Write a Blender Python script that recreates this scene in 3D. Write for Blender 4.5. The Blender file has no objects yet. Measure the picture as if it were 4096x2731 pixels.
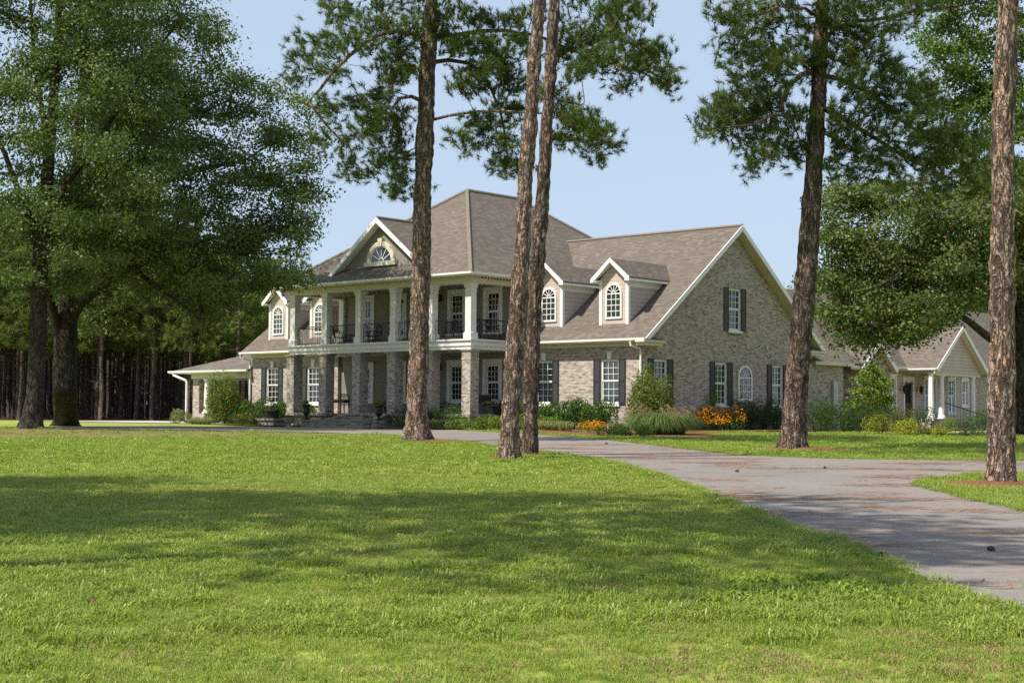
import bpy, math, random
import numpy as np
from mathutils import Vector, Matrix, noise as mnoise
random.seed(7); RNG = np.random.default_rng(7)
sc = bpy.context.scene
COL = sc.collection
# ------------------------------------------------------------------ camera model (picture grid 2352 x 1568)
K = 4096/2352.0
F, PITCH, ROLL, EYE = 5998.0, math.radians(2.774), math.radians(.409), 1.5
CX, CY = 2048.0, 1365.5
_f = np.array([0, math.cos(PITCH), math.sin(PITCH)]); _r = np.array([1.0, 0, 0]); _u = np.cross(_r, _f)
R2 = _r*math.cos(ROLL)+_u*math.sin(ROLL); U2 = _u*math.cos(ROLL)-_r*math.sin(ROLL)
CAM = np.array([0, 0, EYE])
def ray(x, y):
    d = R2*(x*K-CX)-U2*(y*K-CY)+_f*F
    return d/d[1]
def at(x, y, Z): return CAM+ray(x, y)*Z
def gz(y):
    y = np.asarray(y, float)
    return -.06*np.logaddexp(-.0135*y/.06, -.83/.06)
def ground(x, y):
    d = ray(x, y); lo, hi = 4.0, 400.0
    for _ in range(60):
        m = (lo+hi)/2
        if EYE+d[2]*m < gz(m): hi = m
        else: lo = m
    p = CAM+d*lo; p[2] = gz(p[1]); return p
YAW = math.radians(-42.479)
HX = np.array([math.cos(YAW), math.sin(YAW), 0]); HY = np.array([-math.sin(YAW), math.cos(YAW), 0])
HO = np.array([5.67, 64.5, 0.0])
def h2w(x, y, z=0): return HO+HX*x+HY*y+np.array([0, 0, z])
def onY(px, Yc):
    d = ray(px, 850); t = (Yc-(CAM-HO)@HY)/(d@HY); return float((CAM+d*t-HO)@HX)

# ------------------------------------------------------------------ node helpers
class NT:
    def __init__(s, name, rough=.6, spec=.3):
        s.m = bpy.data.materials.new(name); s.m.use_nodes = True
        s.t = s.m.node_tree; s.b = s.t.nodes['Principled BSDF']; s.out = s.t.nodes['Material Output']
        s.b.inputs['Roughness'].default_value = rough; s.b.inputs['Specular IOR Level'].default_value = spec
    def n(s, typ, **kw):
        n = s.t.nodes.new('ShaderNode'+typ)
        for k, v in kw.items(): setattr(n, k, v)
        return n
    def put(s, sock, v):
        if hasattr(v, 'is_linked') or isinstance(v, bpy.types.NodeSocket): s.t.links.new(v, sock)
        elif isinstance(v, (tuple, list)) and sock.type == 'RGBA' and len(v) == 3: sock.default_value = (*v, 1)
        else: sock.default_value = v
    def math(s, op, a, b=0.0, c=0.0):
        n = s.n('Math', operation=op); s.put(n.inputs[0], a); s.put(n.inputs[1], b)
        if len(n.inputs) > 2: s.put(n.inputs[2], c)
        return n.outputs[0]
    def mix(s, f, a, b, mode='MIX'):
        n = s.n('Mix', data_type='RGBA', blend_type=mode)
        s.put(n.inputs[0], f); s.put(n.inputs[6], a); s.put(n.inputs[7], b); return n.outputs[2]
    def fmix(s, f, a, b):
        n = s.n('Mix', data_type='FLOAT'); s.put(n.inputs[0], f); s.put(n.inputs[2], a); s.put(n.inputs[3], b); return n.outputs[0]
    def ramp(s, f, stops, interp='LINEAR'):
        n = s.n('ValToRGB'); cr = n.color_ramp; cr.interpolation = interp
        while len(cr.elements) < len(stops): cr.elements.new(.5)
        for e, (p, c) in zip(cr.elements, stops):
            e.position = p; e.color = (*c, 1) if isinstance(c, (tuple, list)) else (c, c, c, 1)
        s.put(n.inputs[0], f); return n.outputs[0]
    def obj(s): return s.n('TexCoord').outputs['Object']
    def geo(s): return s.n('NewGeometry').outputs['Position']
    def scale(s, v, sx, sy, sz):
        n = s.n('Mapping'); s.put(n.inputs[0], v); n.inputs['Scale'].default_value = (sx, sy, sz); return n.outputs[0]
    def noise(s, v, sc_, det=3, rough=.55, dist=0):
        n = s.n('TexNoise'); s.put(n.inputs['Vector'], v); n.inputs['Scale'].default_value = sc_
        n.inputs['Detail'].default_value = det; n.inputs['Roughness'].default_value = rough; n.inputs['Distortion'].default_value = dist
        return n.outputs[0]
    def white(s, v):
        n = s.n('TexWhiteNoise', noise_dimensions='3D'); s.put(n.inputs[0], v); return n.outputs[0]
    def comb(s, a, b, c=0.0):
        n = s.n('CombineXYZ'); s.put(n.inputs[0], a); s.put(n.inputs[1], b); s.put(n.inputs[2], c); return n.outputs[0]
    def color(s, c): s.put(s.b.inputs['Base Color'], c); return s
    def bump(s, h, strength=.5, dist=.02):
        n = s.n('Bump'); s.put(n.inputs['Height'], h); n.inputs['Strength'].default_value = strength; n.inputs['Distance'].default_value = dist
        s.t.links.new(n.outputs[0], s.b.inputs['Normal'])
    def uz(s):
        tc = s.n('TexCoord'); p = s.n('SeparateXYZ'); s.t.links.new(tc.outputs['Object'], p.inputs[0])
        q = s.n('SeparateXYZ'); s.t.links.new(tc.outputs['Normal'], q.inputs[0])
        side = s.math('GREATER_THAN', s.math('ABSOLUTE', q.outputs[0]), s.math('ABSOLUTE', q.outputs[1]))
        return s.fmix(side, p.outputs[0], p.outputs[1]), p.outputs[2], tc.outputs['Object']
    def fract_edge(s, v, w):
        fr = s.math('FRACT', v); return s.math('LESS_THAN', fr, w)

def plain(name, c, rough=.55, spec=.3, var=.12, sc_=3.0, metal=0.0):
    t = NT(name, rough, spec); o = t.obj()
    n = t.noise(o, sc_, 4)
    lo = tuple(x*(1-var) for x in c); hi = tuple(min(1, x*(1+var)) for x in c)
    t.color(t.ramp(n, [(.3, lo), (.7, hi)])); t.b.inputs['Metallic'].default_value = metal
    return t.m
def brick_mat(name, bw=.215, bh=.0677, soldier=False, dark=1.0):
    t = NT(name, .85, .2); u, z, o = t.uz()
    if soldier: u, z = z, u
    row = t.math('FLOOR', t.math('DIVIDE', z, bh))
    uu = t.math('ADD', t.math('DIVIDE', u, bw), t.math('MULTIPLY', t.math('MODULO', row, 2.0), .5))
    col = t.math('FLOOR', uu)
    w = t.white(t.comb(col, row))
    w2 = t.math('ADD', w, t.math('MULTIPLY', t.math('SUBTRACT', t.noise(o, .8, 4), .5), .2))
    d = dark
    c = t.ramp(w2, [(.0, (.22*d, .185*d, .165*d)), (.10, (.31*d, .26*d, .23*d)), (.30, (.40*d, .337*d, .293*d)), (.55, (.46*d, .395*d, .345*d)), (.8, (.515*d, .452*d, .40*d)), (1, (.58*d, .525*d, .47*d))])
    fz = t.math('FRACT', t.math('DIVIDE', z, bh)); fu = t.math('FRACT', uu)
    mz = t.math('LESS_THAN', fz, .16); mu = t.math('LESS_THAN', fu, .055)
    m = t.math('MAXIMUM', mz, mu)
    c = t.mix(m, c, (.23*d, .195*d, .165*d))
    c = t.mix(.2, c, t.ramp(t.noise(o, 7, 4), [(.3, (.55, .52, .5)), (.7, (1, 1, 1))]), 'MULTIPLY')
    t.color(c); t.bump(t.math('SUBTRACT', 1.0, m), .5, .01)
    return t.m
def shingle_mat(name):
    t = NT(name, .9, .15); u, z, o = t.uz()
    bh = .088; row = t.math('FLOOR', t.math('DIVIDE', z, bh))
    off = t.white(t.comb(row, 3.0)); uu = t.math('ADD', t.math('DIVIDE', u, .24), t.math('MULTIPLY', off, 7.3))
    col = t.math('FLOOR', uu); w = t.white(t.comb(col, row))
    w2 = t.math('ADD', t.math('MULTIPLY', w, .8), t.math('MULTIPLY', t.noise(o, .55, 3), .25))
    c = t.ramp(w2, [(.05, (.118, .098, .082)), (.4, (.142, .120, .100)), (.75, (.162, .137, .115)), (.95, (.205, .174, .146))])
    fz = t.math('FRACT', t.math('DIVIDE', z, bh))
    c = t.mix(t.math('LESS_THAN', fz, .16), c, (.10, .083, .068))
    c = t.mix(.3, c, t.ramp(t.noise(o, 22, 3), [(.3, (.6, .6, .6)), (.7, (1, 1, 1))]), 'MULTIPLY')
    t.color(c); t.bump(t.math('ADD', fz, t.math('MULTIPLY', w, .5)), .6, .02)
    return t.m
def siding_mat(name, c):
    t = NT(name, .6, .25); u, z, o = t.uz(); fz = t.math('FRACT', t.math('DIVIDE', z, .19))
    k = t.ramp(t.noise(o, 1.5, 4), [(.3, tuple(x*.9 for x in c)), (.7, c)])
    t.color(t.mix(t.math('LESS_THAN', fz, .09), k, tuple(x*.42 for x in c))); t.bump(fz, .5, .02); return t.m
def louver_mat(name, c, pitch):
    t = NT(name, .5, .3); u, z, o = t.uz(); fz = t.math('FRACT', t.math('DIVIDE', z, pitch))
    t.color(t.mix(t.math('LESS_THAN', fz, .35), c, tuple(x*.5 for x in c))); t.bump(fz, .6, .02); return t.m
def blind_mat(name, a, b):
    t = NT(name, .6, .3); u, z, o = t.uz(); fz = t.math('FRACT', t.math('DIVIDE', z, .075))
    t.color(t.mix(t.math('LESS_THAN', fz, .38), a, b)); return t.m
def glass_mat(name, tint=(.93, .97, .95)):
    t = NT(name); tr = t.n('BsdfTransparent'); tr.inputs[0].default_value = (*tint, 1)
    gl = t.n('BsdfGlossy'); gl.inputs['Roughness'].default_value = .03
    fr = t.n('Fresnel'); fr.inputs[0].default_value = 1.9
    o = t.obj(); bp = t.n('Bump'); t.put(bp.inputs['Height'], t.noise(o, 1.7, 2)); bp.inputs['Strength'].default_value = .12
    t.t.links.new(bp.outputs[0], gl.inputs['Normal'])
    mx = t.n('MixShader'); t.put(mx.inputs[0], t.math('ADD', fr.outputs[0], .03)); t.t.links.new(tr.outputs[0], mx.inputs[1]); t.t.links.new(gl.outputs[0], mx.inputs[2])
    t.t.links.new(mx.outputs[0], t.out.inputs[0]); return t.m
def leaf_mat(name, stops, rough=.5, spec=.35, trans=.3, tcol=None):
    t = NT(name, rough, spec); a = t.n('Attribute', attribute_name='tint'); c = t.ramp(a.outputs['Fac'], stops)
    t.color(c); tl = t.n('BsdfTranslucent'); t.put(tl.inputs[0], t.mix(.5, c, tcol or (.10, .16, .01)))
    mx = t.n('MixShader'); mx.inputs[0].default_value = trans
    t.t.links.new(t.b.outputs[0], mx.inputs[1]); t.t.links.new(tl.outputs[0], mx.inputs[2]); t.t.links.new(mx.outputs[0], t.out.inputs[0])
    return t.m
def bark_mat(name, plates, furrow, sx=9, sz=2.6, lichen=None, fw=.07):
    """irregular vertical fissures (contours of stretched noise) between flaky plates"""
    t = NT(name, .9, .12); o = t.obj()
    def fis(k, kz, w): return t.ramp(t.math('ABSOLUTE', t.math('SUBTRACT', t.noise(t.scale(o, sx*k, sx*k, sz*kz), 1, 3, .6, .6), .5)), [(0, 0.0), (w, 1.0)])
    f = t.math('MULTIPLY', fis(1, 1, fw), t.math('ADD', .35, t.math('MULTIPLY', fis(1.9, 2.6, fw*.9), .65)))
    v = t.n('TexVoronoi', feature='F1'); t.put(v.inputs['Vector'], t.scale(o, sx*1.1, sx*1.1, sz*1.5)); v.inputs['Scale'].default_value = 1
    rnd = t.n('SeparateColor'); t.put(rnd.inputs[0], v.outputs['Color'])
    fl = t.noise(t.scale(o, sx*3.4, sx*3.4, sz*5), 1, 5, .7)
    c = t.ramp(t.math('ADD', t.math('MULTIPLY', rnd.outputs[0], .38), t.math('MULTIPLY', fl, .66)), plates)
    if lichen: c = t.mix(t.ramp(t.noise(o, 2.2, 4), [(.52, 0.0), (.64, .6)]), c, lichen)
    t.color(t.mix(f, furrow, c)); t.bump(t.math('ADD', f, t.math('MULTIPLY', fl, .6)), 1.0, .06)
    return t.m

M = {}
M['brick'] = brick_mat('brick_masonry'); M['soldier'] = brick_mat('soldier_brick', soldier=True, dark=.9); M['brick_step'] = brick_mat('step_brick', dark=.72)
M['roof'] = shingle_mat('asphalt_shingles'); M['cap'] = plain('ridge_cap_shingle', (.195, .168, .138), .9, .1, .2, 9)
M['white'] = plain('white_trim_paint', (.80, .79, .75), .45, .35, .04); M['cream'] = plain('cream_trim_paint', (.60, .56, .43), .55, .3, .05)
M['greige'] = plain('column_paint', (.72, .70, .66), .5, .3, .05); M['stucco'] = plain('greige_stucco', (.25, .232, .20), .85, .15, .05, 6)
M['siding'] = siding_mat('lap_siding', (.56, .47, .41)); M['shutter'] = louver_mat('slate_shutter', (.085, .085, .092), .05); M['sframe'] = plain('shutter_frame_paint', (.03, .034, .036), .5, .3)
M['iron'] = plain('black_iron', (.012, .012, .012), .45, .4); M['glass'] = glass_mat('window_glass')
M['blind_or_dark_room'] = blind_mat('white_blinds', (.85, .87, .82), (.42, .46, .42)); M['blind_or_dark_room2'] = blind_mat('half_open_blinds', (.58, .62, .57), (.06, .08, .07))
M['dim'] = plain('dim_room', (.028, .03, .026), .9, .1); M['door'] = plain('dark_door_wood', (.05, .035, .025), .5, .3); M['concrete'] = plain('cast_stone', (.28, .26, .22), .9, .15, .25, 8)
M['urn'] = plain('dark_urn_metal', (.018, .017, .017), .5, .35); M['rubble'] = plain('soil', (.05, .03, .02), .95, .1)
M['vent'] = plain('grey_metal_box', (.42, .42, .42), .4, .4)
M['pine_bark'] = bark_mat('pine_bark', [(.15, (.17, .12, .10)), (.38, (.32, .235, .195)), (.56, (.45, .34, .28)), (.7, (.50, .30, .205)), (.9, (.55, .465, .41))], (.06, .042, .032), 7.5, 2.0)
M['pine_bark_dark'] = bark_mat('pine_bark_dark', [(.15, (.11, .082, .068)), (.4, (.205, .155, .128)), (.6, (.31, .235, .19)), (.72, (.36, .22, .15)), (.9, (.46, .38, .33))], (.04, .029, .022), 7.5, 2.0)
M['oak_bark'] = bark_mat('oak_bark', [(.25, (.05, .04, .031)), (.5, (.10, .082, .062)), (.8, (.17, .145, .11))], (.03, .024, .018), 12, 3, (.16, .155, .125), .05)
M['far_bark'] = bark_mat('plantation_bark', [(.25, (.12, .09, .075)), (.55, (.20, .155, .13)), (.85, (.30, .235, .195))], (.06, .045, .037), 6, 2)
M['oak_leaf'] = leaf_mat('oak_leaves', [(0, (.05, .085, .022)), (.45, (.105, .165, .038)), (.8, (.175, .24, .06)), (.985, (.24, .29, .09)), (1, (.38, .10, .03))], .5, .3, .38)
M['oak_leaf_olive'] = leaf_mat('olive_oak_leaves', [(0, (.04, .066, .014)), (.45, (.09, .135, .028)), (.8, (.155, .205, .048)), (.985, (.25, .28, .09)), (1, (.28, .13, .05))], .5, .3, .36)
M['gum_leaf'] = leaf_mat('pale_green_leaves', [(0, (.075, .125, .02)), (.5, (.12, .19, .03)), (1, (.19, .26, .055))], .5, .3, .42)
M['needle'] = leaf_mat('pine_needles', [(0, (.042, .075, .016)), (.5, (.088, .138, .026)), (.85, (.14, .195, .036)), (1, (.2, .17, .05))], .55, .25, .3)
M['forest_needle'] = leaf_mat('forest_needles', [(0, (.075, .11, .026)), (.5, (.15, .205, .045)), (1, (.23, .28, .065))], .6, .2, .4)
M['laurel'] = leaf_mat('laurel_leaves', [(0, (.030, .068, .012)), (.5, (.06, .13, .022)), (1, (.12, .21, .038))], .6, .2, .28)
M['box'] = leaf_mat('boxwood_leaves', [(0, (.020, .044, .010)), (.6, (.042, .082, .017)), (1, (.08, .13, .028))], .65, .15, .22)
M['limegreen'] = leaf_mat('light_green_leaves', [(0, (.09, .15, .014)), (.5, (.165, .25, .026)), (1, (.25, .345, .045))], .55, .25, .35)
M['golden'] = leaf_mat('golden_spirea_leaves', [(0, (.17, .19, .018)), (.5, (.32, .32, .026)), (1, (.46, .43, .045))], .55, .3, .3)
M['myrtle'] = leaf_mat('wax_myrtle_leaves', [(0, (.07, .112, .018)), (.5, (.14, .19, .028)), (1, (.22, .27, .045))], .55, .25, .35)
M['greygreen'] = leaf_mat('grey_green_leaves', [(0, (.05, .075, .035)), (.5, (.09, .125, .055)), (1, (.15, .18, .09))], .6, .3, .25)
M['reed'] = leaf_mat('ornamental_grass_blades', [(0, (.075, .125, .024)), (.6, (.145, .215, .05)), (1, (.24, .30, .09))], .5, .3, .38)
M['plume'] = leaf_mat('tan_plumes', [(0, (.22, .16, .08)), (1, (.42, .33, .18))], .8, .1, .3, (.3, .22, .1))
M['variegated'] = leaf_mat('variegated_blades', [(0, (.09, .13, .03)), (.5, (.22, .26, .09)), (1, (.42, .42, .2))], .5, .3, .3)
M['orange_petal'] = leaf_mat('orange_petals', [(0, (.72, .24, .006)), (1, (.95, .46, .015))], .6, .2, .25, (.8, .32, .01))
M['yellow_petal'] = leaf_mat('yellow_petals', [(0, (.55, .30, .005)), (1, (.72, .46, .015))], .6, .2, .25, (.6, .35, .01))
M['red_leaf'] = leaf_mat('dead_red_leaves', [(0, (.22, .05, .02)), (1, (.32, .10, .03))], .7, .2, .3, (.3, .06, .02))
M['dry_grass'] = leaf_mat('dry_lawn_blades', [(0, (.24, .19, .07)), (.5, (.36, .27, .12)), (1, (.48, .37, .20))], .7, .2, .3, (.3, .2, .08))
M['grass'] = leaf_mat('lawn_blades', [(0, (.145, .215, .026)), (.4, (.235, .322, .042)), (.72, (.34, .42, .07)), (.88, (.43, .45, .125)), (1, (.49, .40, .22))], .42, .4, .4, (.28, .36, .035))
def _ground():
    t = NT('lawn_ground', .95, .1); p = t.geo()
    a = t.noise(p, .13, 4); b = t.noise(p, 1.1, 5); c = t.noise(p, 14, 4)
    g = t.ramp(b, [(.25, (.15, .215, .030)), (.5, (.23, .305, .044)), (.72, (.33, .36, .085))])
    g = t.mix(t.ramp(a, [(.40, 0.0), (.62, .6)]), g, (.36, .32, .12))
    g = t.mix(t.ramp(t.noise(p, .5, 5), [(.62, 0.0), (.72, .45)]), g, (.27, .19, .09))
    g = t.mix(.45, g, t.ramp(c, [(.3, (.45, .48, .4)), (.7, (1, 1, 1))]), 'MULTIPLY')
    t.color(g); t.bump(c, .6, .04); return t.m
M['lawn'] = _ground()
def _asphalt():
    t = NT('driveway_asphalt', .9, .15); p = t.geo()
    g = t.ramp(t.noise(p, 60, 3), [(.3, (.17, .155, .145)), (.5, (.235, .22, .205)), (.7, (.30, .285, .265))])
    g = t.mix(.6, g, t.ramp(t.noise(p, .35, 4), [(.3, (.72, .72, .74)), (.7, (1, 1, 1))]), 'MULTIPLY')
    n = t.noise(t.scale(p, .45, .9, 1), 1.0, 6, .65); s = t.noise(t.scale(p, 5, 16, 1), 1.0, 4, .7); b = t.noise(p, 9, 4, .7)
    m = t.math('MULTIPLY', t.ramp(n, [(.47, .08), (.68, .75)]), t.ramp(s, [(.47, 0.0), (.58, .9)]))
    g = t.mix(.5, g, t.ramp(b, [(.3, (.62, .6, .58)), (.7, (1.12, 1.1, 1.06))]), 'MULTIPLY')
    g = t.mix(m, g, t.ramp(s, [(.5, (.27, .14, .08)), (.75, (.42, .22, .12))]))
    vo = t.n('TexVoronoi', feature='DISTANCE_TO_EDGE'); t.put(vo.inputs['Vector'], t.scale(p, .45, .3, 1)); vo.inputs['Scale'].default_value = 1
    g = t.mix(t.ramp(vo.outputs['Distance'], [(.002, .3), (.006, 0.0)]), g, (.09, .08, .07))
    t.color(g); t.bump(t.noise(p, 90, 3), .5, .01); return t.m
M['asphalt'] = _asphalt()
def _straw(name, a, b, c):
    t = NT(name, .95, .1); p = t.geo(); n = t.noise(t.scale(p, 22, 60, 20), 1, 4, .65)
    t.color(t.mix(t.ramp(t.noise(p, 1.3, 4), [(.4, 0.0), (.65, .6)]), t.ramp(n, [(.25, a), (.5, b), (.75, c)]), (.10, .055, .03))); t.bump(n, .8, .04); return t.m
M['cone'] = plain('pine_cone_scales', (.16, .10, .065), .8, .15, .4, 60)
M['straw'] = _straw('pine_straw', (.09, .04, .02), (.21, .10, .05), (.35, .19, .10))
M['forest_floor'] = _straw('forest_floor', (.06, .025, .012), (.16, .06, .03), (.26, .11, .055))

# ------------------------------------------------------------------ object helpers
def tag(o, label=None, cat=None, group=None, kind=None):
    if label: o['label'] = label
    if cat: o['category'] = cat
    if group: o['group'] = group
    if kind: o['kind'] = kind
    return o
def empty(name, loc=(0, 0, 0), rz=0.0):
    o = bpy.data.objects.new(name, None); COL.objects.link(o); o.location = loc; o.rotation_euler = (0, 0, rz); o.empty_display_size = .3
    return o
def thing(name, label, cat, loc=(0, 0, 0), rz=0.0, group=None): return tag(empty(name, loc, rz), label, cat, group)
def link_mesh(name, me, mat, parent=None):
    o = bpy.data.objects.new(name, me); me.materials.append(mat); COL.objects.link(o)
    if parent: o.parent = parent
    return o
def copy_tree(o, parent=None):
    c = o.copy(); COL.objects.link(c)
    if parent: c.parent = parent
    for ch in list(o.children): copy_tree(ch, c)
    return c
PF = lambda y0: (lambda u, v, w: (u, y0-w, v))
PR = lambda x0: (lambda u, v, w: (x0+w, u, v))
PL = lambda x0: (lambda u, v, w: (x0-w, u, v))
BF = ((0, 3, 2, 1), (4, 5, 6, 7), (0, 1, 5, 4), (1, 2, 6, 5), (2, 3, 7, 6), (3, 0, 4, 7))
class MB:
    def __init__(s): s.v = []; s.f = []
    def add(s, vs, fs):
        b = len(s.v); s.v += [tuple(float(c) for c in v) for v in vs]; s.f += [tuple(i+b for i in f) for f in fs]; return s
    def box(s, x0, x1, y0, y1, z0, z1): return s.add([(x0, y0, z0), (x1, y0, z0), (x1, y1, z0), (x0, y1, z0), (x0, y0, z1), (x1, y0, z1), (x1, y1, z1), (x0, y1, z1)], BF)
    def pbox(s, m, u0, u1, v0, v1, w0, w1): return s.add([m(u, v, w) for v in (v0, v1) for (u, w) in ((u0, w0), (u1, w0), (u1, w1), (u0, w1))], BF)
    def poly(s, pts): return s.add(pts, [tuple(range(len(pts)))])
    def prism(s, m, pts, w0, w1):
        n = len(pts)
        return s.add([m(u, v, w1) for u, v in pts]+[m(u, v, w0) for u, v in pts], [tuple(range(n)), tuple(range(2*n-1, n-1, -1))]+[(i, n+i, n+(i+1) % n, (i+1) % n) for i in range(n)])
    def ring(s, m, inner, outer, w0, w1):
        n = len(inner); V = [m(u, v, w1) for u, v in inner]+[m(u, v, w1) for u, v in outer]+[m(u, v, w0) for u, v in inner]+[m(u, v, w0) for u, v in outer]
        Fs = []
        for i in range(n-1):
            Fs += [(i, n+i, n+i+1, i+1), (n+i, 3*n+i, 3*n+i+1, n+i+1), (2*n+i, i, i+1, 2*n+i+1)]
        return s.add(V, Fs)
    def tube(s, pts, rad, n=6, cap=True):
        pts = np.asarray(pts, float); rad = np.broadcast_to(rad, len(pts)); V = []
        for i, p in enumerate(pts):
            d = pts[min(i+1, len(pts)-1)]-pts[max(i-1, 0)]; d = d/(np.linalg.norm(d)+1e-9)
            a = np.cross(d, (0, 0, 1.0) if abs(d[2]) < .9 else (1.0, 0, 0)); a /= np.linalg.norm(a); b = np.cross(d, a)
            for k in range(n):
                t = 2*math.pi*k/n; V.append(p+(a*math.cos(t)+b*math.sin(t))*rad[i])
        Fs = [(i*n+k, i*n+(k+1) % n, (i+1)*n+(k+1) % n, (i+1)*n+k) for i in range(len(pts)-1) for k in range(n)]
        if cap: Fs += [tuple(range(n)), tuple(range(len(pts)*n-1, (len(pts)-1)*n-1, -1))]
        return s.add(V, Fs)
    def lathe(s, prof, c=(0, 0, 0), n=14, sq=False):
        V = []
        for r, z in prof:
            for k in range(n):
                t = 2*math.pi*k/n; V.append((c[0]+r*math.cos(t), c[1]+r*math.sin(t), c[2]+z))
        Fs = [(i*n+k, i*n+(k+1) % n, (i+1)*n+(k+1) % n, (i+1)*n+k) for i in range(len(prof)-1) for k in range(n)]
        Fs += [tuple(range(n-1, -1, -1)), tuple(range((len(prof)-1)*n, len(prof)*n))]
        return s.add(V, Fs)
    def build(s, name, mat, parent=None, smooth=False):
        me = bpy.data.meshes.new(name); me.from_pydata(s.v, [], s.f); me.update()
        if smooth: me.polygons.foreach_set('use_smooth', [True]*len(me.polygons))
        return link_mesh(name, me, mat, parent)
def np_mesh(name, V, k, tint, mat, parent=None):
    """V: (n*k,3) vertices, consecutive runs of k form one face; tint: (n,)"""
    V = np.asarray(V, np.float32).reshape(-1, 3); n = len(V)//k
    me = bpy.data.meshes.new(name); me.vertices.add(len(V)); me.vertices.foreach_set('co', V.ravel())
    me.loops.add(n*k); me.loops.foreach_set('vertex_index', np.arange(n*k, dtype=np.int32))
    me.polygons.add(n); me.polygons.foreach_set('loop_start', np.arange(0, n*k, k, dtype=np.int32))
    a = me.attributes.new('tint', 'FLOAT', 'FACE'); a.data.foreach_set('value', np.asarray(tint, np.float32))
    me.update(calc_edges=True); return link_mesh(name, me, mat, parent)
def unit(a): return a/(np.linalg.norm(a, axis=-1, keepdims=True)+1e-9)
def leaves(P, L, W, up=.5, droop=0.0, out=None):
    """rhombic leaves at points P; returns quads"""
    n = len(P); d = RNG.normal(size=(n, 3)); d[:, 2] -= droop
    if out is not None: d += out
    d = unit(d); nn = RNG.normal(size=(n, 3)); nn = nn+up if hasattr(up, '__len__') else nn+np.array([0, 0, up]); s = unit(np.cross(d, nn)); sz = RNG.uniform(.7, 1.3, (n, 1)); l = L*sz; w = W*sz
    b = P-d*l*.5; t = P+d*l*.5
    return np.stack([b, P+s*w*.5, t, P-s*w*.5], 1).reshape(-1, 3)
def needles(C, A, Lr, W, per, spread=.9, brush=0.0):
    """needle tufts at C with axis A; brush = length of twig the needles sit on"""
    n = len(C); d = unit(RNG.normal(size=(n, per, 3))*spread+A[:, None, :]); L = Lr*RNG.uniform(.75, 1.15, (n, per, 1))
    s = unit(np.cross(d, RNG.normal(size=(n, per, 3))))*W*.5; c = C[:, None, :]+A[:, None, :]*RNG.uniform(-.5, .5, (n, per, 1))*brush; t = c+d*L
    return np.stack([c-s, c+s, t], 2).reshape(-1, 3)

# ------------------------------------------------------------------ skeleton growth
def grow(base_pts, base_par, targets, step=.7, jit=.12, lift=.25, start=0):
    """attach every target to the nearest node; returns nodes, parents, end node of every target"""
    nodes = [np.array(p, float) for p in base_pts]; par = list(base_par); ends = []
    arr = np.array(nodes); cap = len(arr)
    buf = np.zeros((cap+len(targets)*40, 3)); buf[:cap] = arr; n = cap
    d0 = np.array([np.min(np.linalg.norm(buf[start:cap]-t, axis=1)) for t in targets])
    for ti in np.argsort(d0):
        t = targets[ti]; v = buf[start:n]-t; dist = np.linalg.norm(v, axis=1)+lift*np.maximum(v[:, 2], 0)*1.2
        j = start+int(np.argmin(dist)); p = buf[j].copy(); L = np.linalg.norm(t-p); k = max(1, int(L/step)); last = j
        for i in range(1, k+1):
            q = p+(t-p)*(i/k)
            if i < k: q = q+RNG.normal(size=3)*jit*step+np.array([0, 0, lift*.25*math.sin(math.pi*i/k)*L*.5])
            buf[n] = q; par.append(last); last = n; n += 1
        ends.append(last)
    order = np.empty(len(targets), int); order[np.argsort(d0)] = ends
    return buf[:n].copy(), par, order
def limb_tubes(mb, nodes, par, skip, tip=.012, exp=2.2, rmax=.3, sides=5):
    n = len(nodes); acc = np.zeros(n); ch = [[] for _ in range(n)]
    for i in range(n-1, skip-1, -1):
        if acc[i] == 0: acc[i] = tip**exp
        if par[i] >= 0: acc[par[i]] += acc[i]; ch[par[i]].append(i)
    r = np.minimum(acc**(1/exp), rmax)
    for i in range(skip, n):
        p = par[i]
        rp = min(r[p], r[i]*1.25) if p >= skip else min(r[i]*1.25, rmax)
        mb.tube([nodes[p], nodes[i]], [rp, r[i]], sides, False)
    return r
def trunk_mesh(pts, rad, sides, amp, freq, seed, flare=None):
    """bark-plated trunk: resampled centre line, displaced by cellular noise"""
    pts = np.array(pts, float); rad = np.array(rad, float); s = np.r_[0, np.cumsum(np.linalg.norm(np.diff(pts, axis=0), axis=1))]
    m = max(12, int(s[-1]/.14)); q = np.linspace(0, s[-1], m)
    if flare: q = np.r_[np.linspace(0, 1.2, 14), np.linspace(1.3, s[-1], m)]
    P = np.stack([np.interp(q, s, pts[:, k]) for k in range(3)], 1); R = np.interp(q, s, rad)
    mb = MB(); V = []; n = len(q)
    for i in range(n):
        for k in range(sides):
            t = 2*math.pi*k/sides; r = R[i]
            if flare and q[i] < 1.3: r *= 1+flare*(1-q[i]/1.3)**2.2*(1+.45*math.sin(t*5+seed)+.25*math.sin(t*8+2*seed))
            c = Vector((math.cos(t)*R[0]*freq[0]+seed*13, math.sin(t)*R[0]*freq[0], q[i]*freq[1]))
            dd, _ = mnoise.voronoi(c); r += amp*min(1, (dd[1]-dd[0])*2.2)-amp*.5+amp*.8*mnoise.noise(c*.35)
            V.append(P[i]+np.array([math.cos(t)*r, math.sin(t)*r, 0]))
    Fs = [(i*sides+k, i*sides+(k+1) % sides, (i+1)*sides+(k+1) % sides, (i+1)*sides+k) for i in range(n-1) for k in range(sides)]
    mb.add(V, Fs); return mb
def inpoly(P, poly):
    x, y = P[:, 0], P[:, 1]; q = np.asarray(poly, float); r = np.zeros(len(P), bool); j = len(q)-1
    for i in range(len(q)):
        c = ((q[i, 1] > y) != (q[j, 1] > y)) & (x < (q[j, 0]-q[i, 0])*(y-q[i, 1])/(q[j, 1]-q[i, 1]+1e-12)+q[i, 0]); r ^= c; j = i
    return r
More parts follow.
